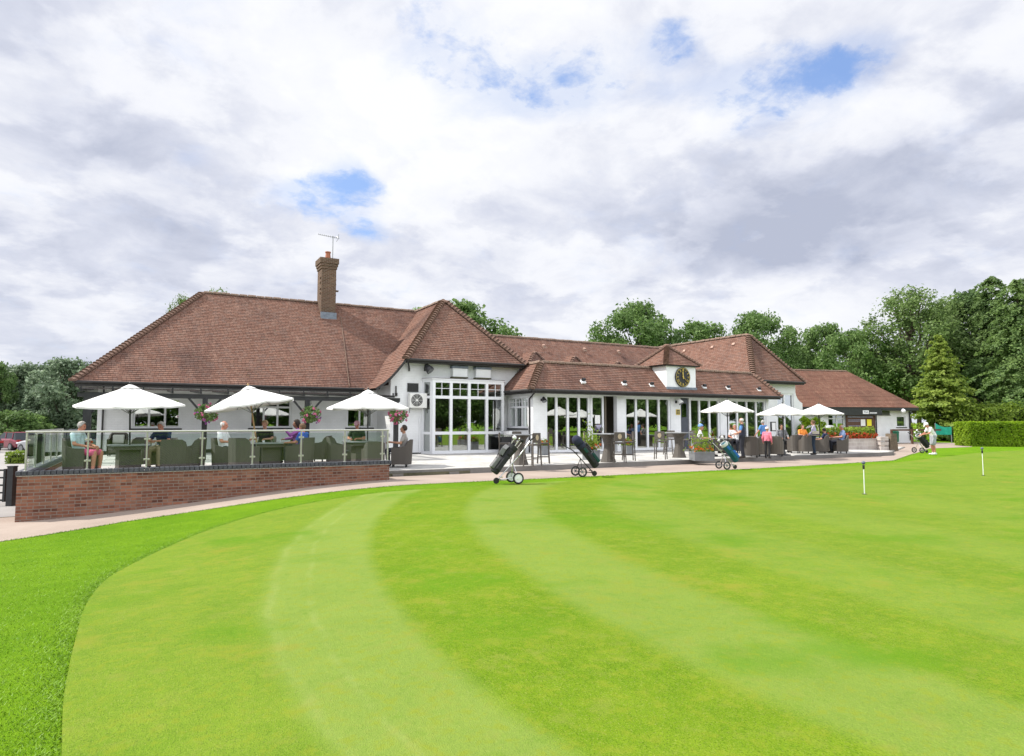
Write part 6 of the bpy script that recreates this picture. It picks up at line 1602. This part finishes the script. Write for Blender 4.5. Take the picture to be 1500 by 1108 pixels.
person('person in a warm grey T-shirt sitting by the terrace steps and facing left', (x8-math.sin(FLT+.1)*.05, y8+math.cos(FLT+.1)*.05, z8), FLT+.1, SIT, GY, DN, 'tan', 'dark', 'short', dict(wrL=(-.10,.30,.80), wrR=(.10,.30,.78), hed=(0,-.10,1.21)), nod=-.15, k=1.06)
def g(px, py): return place(px, py, terrace_z)
person('person in a white top and pale blue cap sitting left of the blue golf bag', g(1031, 669), FRT-.3, SIT, W1, DN, 'fair', 'grey', 'cap', None, cap=LB, k=1.08)
person('person in a white shirt sitting with one hand raised to the face', g(1077, 664), FCM-.4, SIT, W1, DN, 'ruddy', 'grey', 'short', dict(elL=(-.22,.10,.84), wrL=(-.06,.10,1.06)), k=1.08)
person('person standing in a navy waistcoat over a sky blue shirt and dark trousers', g(1088, 671.5), FLT-.55, STAND, f_('navy_waistcoat', (.022,.026,.05)), DN, 'fair', 'white', 'bald', dict(elR=(.27,.06,1.12), wrR=(.24,.28,1.02), elL=(-.26,.02,1.12), wrL=(-.22,.26,1.05)), nod=.2, build_=1.12, k=.985, sleeve=SB)
person('person standing in a sky blue polo shirt with one hand on a chair back', g(1119, 662.5), FLT-1.2, STAND, SB, DN, 'ruddy', 'grey', 'short', dict(elL=(-.32,.02,1.14), wrL=(-.40,.14,.95)), turn=-1.0, nod=.25, k=.95)
person('small person in a pink top, pale cap and black trousers by the bleached chairs', g(1124.5, 672), FRT+.8, STAND, PP, BK, 'fair', 'blond', 'cap', dict(wrR=(.20,.12,.88)), cap=f_('pale_pink_cap', (.80,.62,.64)), sleeves='long', k=.76, build_=.95)
person('person with dark glasses in a grey flecked jacket sitting between the standing people', g(1147, 662.5), FCM, SIT, GJ, BK, 'tan', 'dark', 'short', dict(wrL=(-.16,.28,.70), wrR=(.18,.30,.68)), sleeves='long', k=1.08)
person('person in an orange top mostly hidden behind the dark wicker chairs', g(1178, 657.5), FCM+.2, SIT, OR, DN, 'fair', 'brown', 'short', None, k=1.06)
pl_ = person('person standing in a lavender top and dark jeans with a cream shoulder bag', g(1193, 666.5), FLT-.5, STAND, LV, JN, 'fair', 'brown', 'short', dict(elR=(.23,.08,1.14), wrR=(.14,.22,1.04), elL=(-.24,.04,1.12), wrL=(-.16,.22,1.0)), sleeves='long', nod=.35, k=.93)
person('person in dark clothes sitting low beside the lavender top', g(1206, 664), FLT-.8, SIT, NV, f_('stone_trousers', (.10,.09,.08)), 'fair', 'dark', 'short', dict(toR=(.14,.60,.12)), nod=.4, k=.92, shoes=f_('white_shoes', (.7,.7,.7)))
person('person in a pale blue shirt facing left at the shop end of the terrace', g(1231, 664.2), FLT-.3, SIT, PB_, DN, 'ruddy', 'grey', 'bald', dict(wrL=(-.10,.32,.74)), nod=.15, k=1.06, build_=1.1)
px_, py_, pz_ = place(1368, 667, terrain)
person('person in a white polo, checked shorts and white cap bending over a golf bag', (px_, py_, pz_+.015), FLT-.1, STAND, W1, CK, 'ruddy', 'white', 'cap', dict(wst=(0,.03,1.06), chs=(0,.12,1.24), nck=(0,.20,1.38), hed=(0,.29,1.48), shL=(-.185,.17,1.33), shR=(.185,.17,1.33), elL=(-.22,.28,1.08), elR=(.22,.28,1.08), wrL=(-.14,.50,1.02), wrR=(.14,.50,1.00), pel=(0,-.03,.95)), shorts=True, cap=W1, nod=.75, build_=1.12, k=1.03, shoes=M['white_socks'])
# the cream shoulder bag hangs from the shoulder of the lavender top
b = MB(); b.box(-.14, .14, -.05, .05, .04, .25); b.box(-.142, .142, -.054, .054, .06, .11, 1); b.tube([(-.15,0,.25),(-.08,0,.52),(.08,0,.52),(.15,0,.25)], .012, 6)
mw = Matrix.Translation(pl_.location) @ Matrix.Rotation(FLT-.5, 4, 'Z'); p = mw @ Vector((-.25,-.10,.86)); q = p
bg_ = b.build('shoulder_bag', [f_('cream_canvas', (.58,.54,.46)), f_('navy_band', (.05,.05,.09))], loc=tuple(q), rot=(0,0,FLT+.9), bevel=.015); tag(bg_, 'cream shoulder bag with a dark band carried by the person in lavender', 'bag')
# ------------------------------------------------------------------ grass blades near the viewer
def blades(name, label, pts, hgt, wid, cols, seed, lean=.55):
    rng = np.random.default_rng(seed); n = len(pts)
    a = rng.uniform(0, 6.283, n); h = hgt*(.5+rng.random(n)); w = wid*(.6+.8*rng.random(n)); l = lean*(.3+rng.random(n))
    dx, dy = np.cos(a), np.sin(a); b = rng.uniform(0, 6.283, n); lx, ly_ = np.cos(b)*l*h, np.sin(b)*l*h
    P = np.asarray(pts)
    v = np.stack([P+np.stack([-dx*w, -dy*w, -.004+0*w], 1), P+np.stack([dx*w, dy*w, -.004+0*w], 1), P+np.stack([lx, ly_, h], 1)], 1).reshape(-1, 3)
    me = bpy.data.meshes.new(name); me.vertices.add(3*n); me.vertices.foreach_set('co', v.astype(np.float32).ravel())
    me.loops.add(3*n); me.loops.foreach_set('vertex_index', np.arange(3*n, dtype=np.int32)); me.polygons.add(n); me.polygons.foreach_set('loop_start', np.arange(0, 3*n, 3, dtype=np.int32)); me.update(calc_edges=True)
    me.materials.append(cols); return tag(link(name, me), label, 'grass', kind='stuff')
def scatter(n, seed, inside, dmax, dmin=2.6, power=1.6):
    rng = np.random.default_rng(seed); out = []
    gbp = np.array(gb)
    while len(out) < n:
        D = dmin+(dmax-dmin)*rng.random()**power; px = rng.uniform(-60, 1560)
        if not inside and px > 760: continue
        r = ray(px, 620); k = D/(r[0]*U[1]+r[1]*V[1]); x, y = k*r[0], k*r[1]
        # which side of the green's edge: walk the boundary polygon
        c = PIN(x, y)
        if c != inside or y > 16.0 or (not inside and y > 15.2 and x > -1): continue
        out.append((x, y, terrain(x, y)))
    return out
POLY = np.array(gb+[(xe+20, ye-6), (60, -14), (x0g+1.0, -14), (x0g, y0g-4)])
def PIN(x, y):
    a = POLY; b = np.roll(POLY, -1, 0); c = (a[:, 1] > y) != (b[:, 1] > y)
    with np.errstate(divide='ignore', invalid='ignore'): xi = (b[:, 0]-a[:, 0])*(y-a[:, 1])/(b[:, 1]-a[:, 1])+a[:, 0]
    return bool(np.count_nonzero(c & (x < xi)) % 2)
M['blade'] = leaf_mat('grass_blade', (.115,.245,.007), (.235,.39,.025), .1)
M['blade_short'] = leaf_mat('short_grass_blade', (.10,.205,.008), (.24,.325,.045), .12)
blades('fringe_grass', 'longer grass fringe around the putting green', scatter(15000, 1, False, 16), .011, .0032, M['blade'], 2, 2.0)
blades('green_grass', 'close mown grass of the putting green', scatter(60000, 3, True, 9), .007, .0024, M['blade_short'], 4, 2.2)

rng = np.random.default_rng(9); ep = []
edge = path_poly[2:9]+pl[:4]
for (ax, ay), (bx_, by_) in zip(edge[:-1], edge[1:]):
    L = math.hypot(bx_-ax, by_-ay); nn = int(L*210); t_ = rng.random(nn)
    for u in t_:
        x = ax+(bx_-ax)*u; y = ay+(by_-ay)*u-abs(rng.normal(0, .05))+.035; ep.append((x, y, terrain(x, y)))
blades('edge_grass', 'uncut grass along the edge of the path', ep, .022, .007, M['blade'], 6, 1.4)
ge = []
for (ax, ay), (bx_, by_) in zip(gb[:-1], gb[1:]):
    D_ = ax*U[1]+ay*V[1]
    if D_ > 18 or D_ < 2.4: continue
    L = math.hypot(bx_-ax, by_-ay); nn = int(L*520)
    for u in rng.random(nn):
        o_ = abs(rng.normal(0, .10)); x = ax+(bx_-ax)*u; y = ay+(by_-ay)*u; dx_, dy_ = (by_-ay)/L, -(bx_-ax)/L; ge.append((x-dx_*o_*(1 if not PIN(x-dx_*.1, y-dy_*.1) else -1)+dx_*0, y-dy_*o_*(1 if not PIN(x-dx_*.1, y-dy_*.1) else -1), 0))
ge = [(x, y, terrain(x, y)) for x, y, _ in ge]
blades('collar_grass', 'grass collar at the boundary between the fringe and the green', ge, .010, .0035, M['blade'], 7, 2.2)
# ------------------------------------------------------------------ camera, sun, sky
cam = bpy.data.cameras.new('camera'); co = bpy.data.objects.new('camera', cam); COL.objects.link(co)
co.location = (0, 0, CZ); co.rotation_euler = (math.pi/2+TILT, 0, -YAW); cam.sensor_width = 36; cam.lens = F/1500*36; cam.clip_end = 6000; cam.clip_start = .05
sc.camera = co
EL = R(50); SA = math.atan2(.58, -.815)          # the sun stands to the left and a little behind the house
sdir = Vector((math.cos(EL)*math.cos(SA), math.cos(EL)*math.sin(SA), math.sin(EL)))
sl_ = bpy.data.lights.new('sun', 'SUN'); sl_.energy = SUN; sl_.angle = R(.6); sl_.color = (1.0, .955, .88)
so = bpy.data.objects.new('sun', sl_); COL.objects.link(so); so.rotation_euler = sdir.to_track_quat('Z', 'Y').to_euler(); so.location = sdir*60
wd_ = bpy.data.worlds.new('World'); sc.world = wd_; wd_.use_nodes = True; t_ = wd_.node_tree; t_.nodes.clear(); N = NT(t_)
out = N.n('ShaderNodeOutputWorld'); bg = N.n('ShaderNodeBackground', i_Strength=.1); N.link(bg.outputs[0], out.inputs[0])
sky = N.n('ShaderNodeTexSky', sky_type='NISHITA', sun_disc=False, sun_elevation=EL, sun_rotation=math.atan2(sdir.x, sdir.y), air_density=1.0, dust_density=.6, ozone_density=2.0)
d = N.n('ShaderNodeTexCoord').outputs['Generated']; sp_ = N.n('ShaderNodeSeparateXYZ', i_0=d)
zz = N.math('ADD', N.math('MAXIMUM', sp_.outputs[2], 0.0), .28)
P = N.n('ShaderNodeCombineXYZ', i_0=N.math('DIVIDE', sp_.outputs[0], zz), i_1=N.math('DIVIDE', sp_.outputs[1], zz)).outputs[0]
def pp(px, py):
    r = Vector(ray(px, py)).normalized(); q = max(r.z, 0)+.28; return (r.x/q, r.y/q, 0)
warp = N.n('ShaderNodeVectorMath', operation='ADD', i_0=P, i_1=N.n('ShaderNodeVectorMath', operation='SCALE', i_0=N.n('ShaderNodeTexNoise', i_Vector=P, i_Scale=1.7, i_Detail=4.0).outputs[1], i_Scale=.36).outputs[0]).outputs[0]
def blob(px, py, r0, r1, wp=warp, sx=1.0):
    c_ = Vector(pp(px, py))+(Vector((.18,.18,.18)) if wp is warp else Vector())
    ds = N.n('ShaderNodeVectorMath', operation='DISTANCE', i_0=wp, i_1=tuple(c_)).outputs['Value']
    return N.rng(ds, r0*.72, r1*.72, 1.0, 0.0)
def vsum(l):
    a = l[0]
    for b in l[1:]: a = N.math('ADD', a, b)
    return a
fine = N.noise(P, 3.6, 9, .60, .35); cl = N.noise(P, 1.35, 8, .58, .2); streak = N.noise(warp, 6.3, 7, .62, .2)
blue = vsum([N.math('MULTIPLY', blob(*q), k) for q, k in (((470, 300, .0, .26), .9), ((520, 345, .0, .16), .9), ((497, 268, .0, .16), .9), ((610, 75, .0, .2), .55), ((760, 100, .0, .24), .75), ((690, 140, .0, .2), .6), ((830, 80, .0, .2), .6), ((985, 32, .0, .16), 1.25), ((1060, 105, .0, .22), .6), ((1150, 125, .0, .26), .85), ((1240, 92, .0, .18), 1.15), ((945, 130, .0, .18), .65), ((1100, 200, .0, .14), .5))])
rag = N.noise(P, 7.5, 9, .66, .25); rag2 = N.noise(P, 22.0, 6, .6, .3)
hv = N.math('ADD', N.math('MULTIPLY', blue, .70), N.math('ADD', N.math('MULTIPLY', N.math('SUBTRACT', rag, .5), 1.5), N.math('MULTIPLY', N.math('SUBTRACT', rag2, .5), .7)))
veil = N.math('MULTIPLY', N.rng(N.math('ADD', blue, N.math('MULTIPLY', N.math('SUBTRACT', streak, .5), 1.6)), .02, .8), .34)
hole = N.math('MAXIMUM', N.math('MULTIPLY', N.rng(hv, .16, .92), N.rng(blue, .05, .35)), veil)
hole = N.math('MAXIMUM', hole, N.math('MULTIPLY', N.rng(N.math('ADD', cl, N.math('MULTIPLY', N.math('SUBTRACT', rag, .5), .5)), .30, .16), .8))
grey = vsum([N.math('MULTIPLY', blob(*a), k) for a, k in (((60, 90, .05, .55), .42), ((190, 250, .05, .45), .48), ((60, 330, .05, .5), .3), ((360, 370, .1, .7), .34), ((1080, 345, .1, .7), .85), ((1220, 330, .1, .6), .5), ((1380, 200, .05, .45), .42), ((1450, 330, .1, .9), .38), ((700, 385, .1, .8), .3), ((60, 480, .2, 1.6), .36), ((1310, 60, .02, .3), .26), ((250, 130, .02, .25), .2), ((900, 260, .05, .4), .18), ((560, 60, .05, .3), .12))])
brt = vsum([N.math('MULTIPLY', blob(*a), k) for a, k in (((420, 130, .1, .5), .34), ((620, 200, .1, .6), .30), ((100, 260, .05, .3), .28), ((1180, 445, .1, .7), .5), ((900, 170, .05, .4), .16), ((600, 330, .05, .5), .18), ((1330, 130, .02, .16), .2))])
puff = N.noise(P, 4.4, 10, .62, .25)
crisp = N.rng(N.noise(P, 2.9, 12, .57, .15), .45, .56, .22, -.20)
sh = N.math('ADD', N.math('ADD', N.math('SUBTRACT', N.math('MULTIPLY', grey, .86), brt), crisp), N.math('ADD', N.math('MULTIPLY', N.math('SUBTRACT', cl, .5), 1.25), N.math('MULTIPLY', N.math('SUBTRACT', puff, .5), 1.9)))
cc_ = N.ramp(N.math('ADD', N.math('MULTIPLY', sh, .60), .30), [(0.0, (9.8,9.9,10.1)), (.28, (9.1,9.25,9.8)), (.58, (7.1,7.4,8.5)), (1.0, (4.9,5.3,6.6))])
hz_ = N.rng(sp_.outputs[2], .0, .20, .40, 0.0)
cc_ = N.mix(hz_, cc_, (7.4,7.8,8.7))
blu = N.mix(.6, N.mix(1.0, sky.outputs[0], (2.6,2.6,2.6), 'MULTIPLY'), (1.8, 3.4, 7.6))
c = N.mix(N.math('MULTIPLY', hole, .92), cc_, blu)
bright = N.math('ADD', N.rng(sp_.outputs[1], .15, -.45, 0.0, BACK_FILL), 1.0)      # unseen sky behind the viewer, brightened as added fill for the shaded front walls
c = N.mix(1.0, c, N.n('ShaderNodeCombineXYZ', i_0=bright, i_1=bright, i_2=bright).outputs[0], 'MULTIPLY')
c = N.mix(1.0, c, (SKY, SKY, SKY), 'MULTIPLY')
N.link(c, bg.inputs[0])
vs = sc.view_settings; vs.view_transform = 'Standard'; vs.look = 'None'; vs.exposure = EXPO; vs.gamma = 1.0; vs.use_curve_mapping = False
sc.cycles.max_bounces = 8; sc.cycles.transparent_max_bounces = 24; sc.cycles.caustics_reflective = False; sc.cycles.caustics_refractive = False
sc.cycles.use_denoising = True; sc.cycles.sample_clamp_indirect = 6
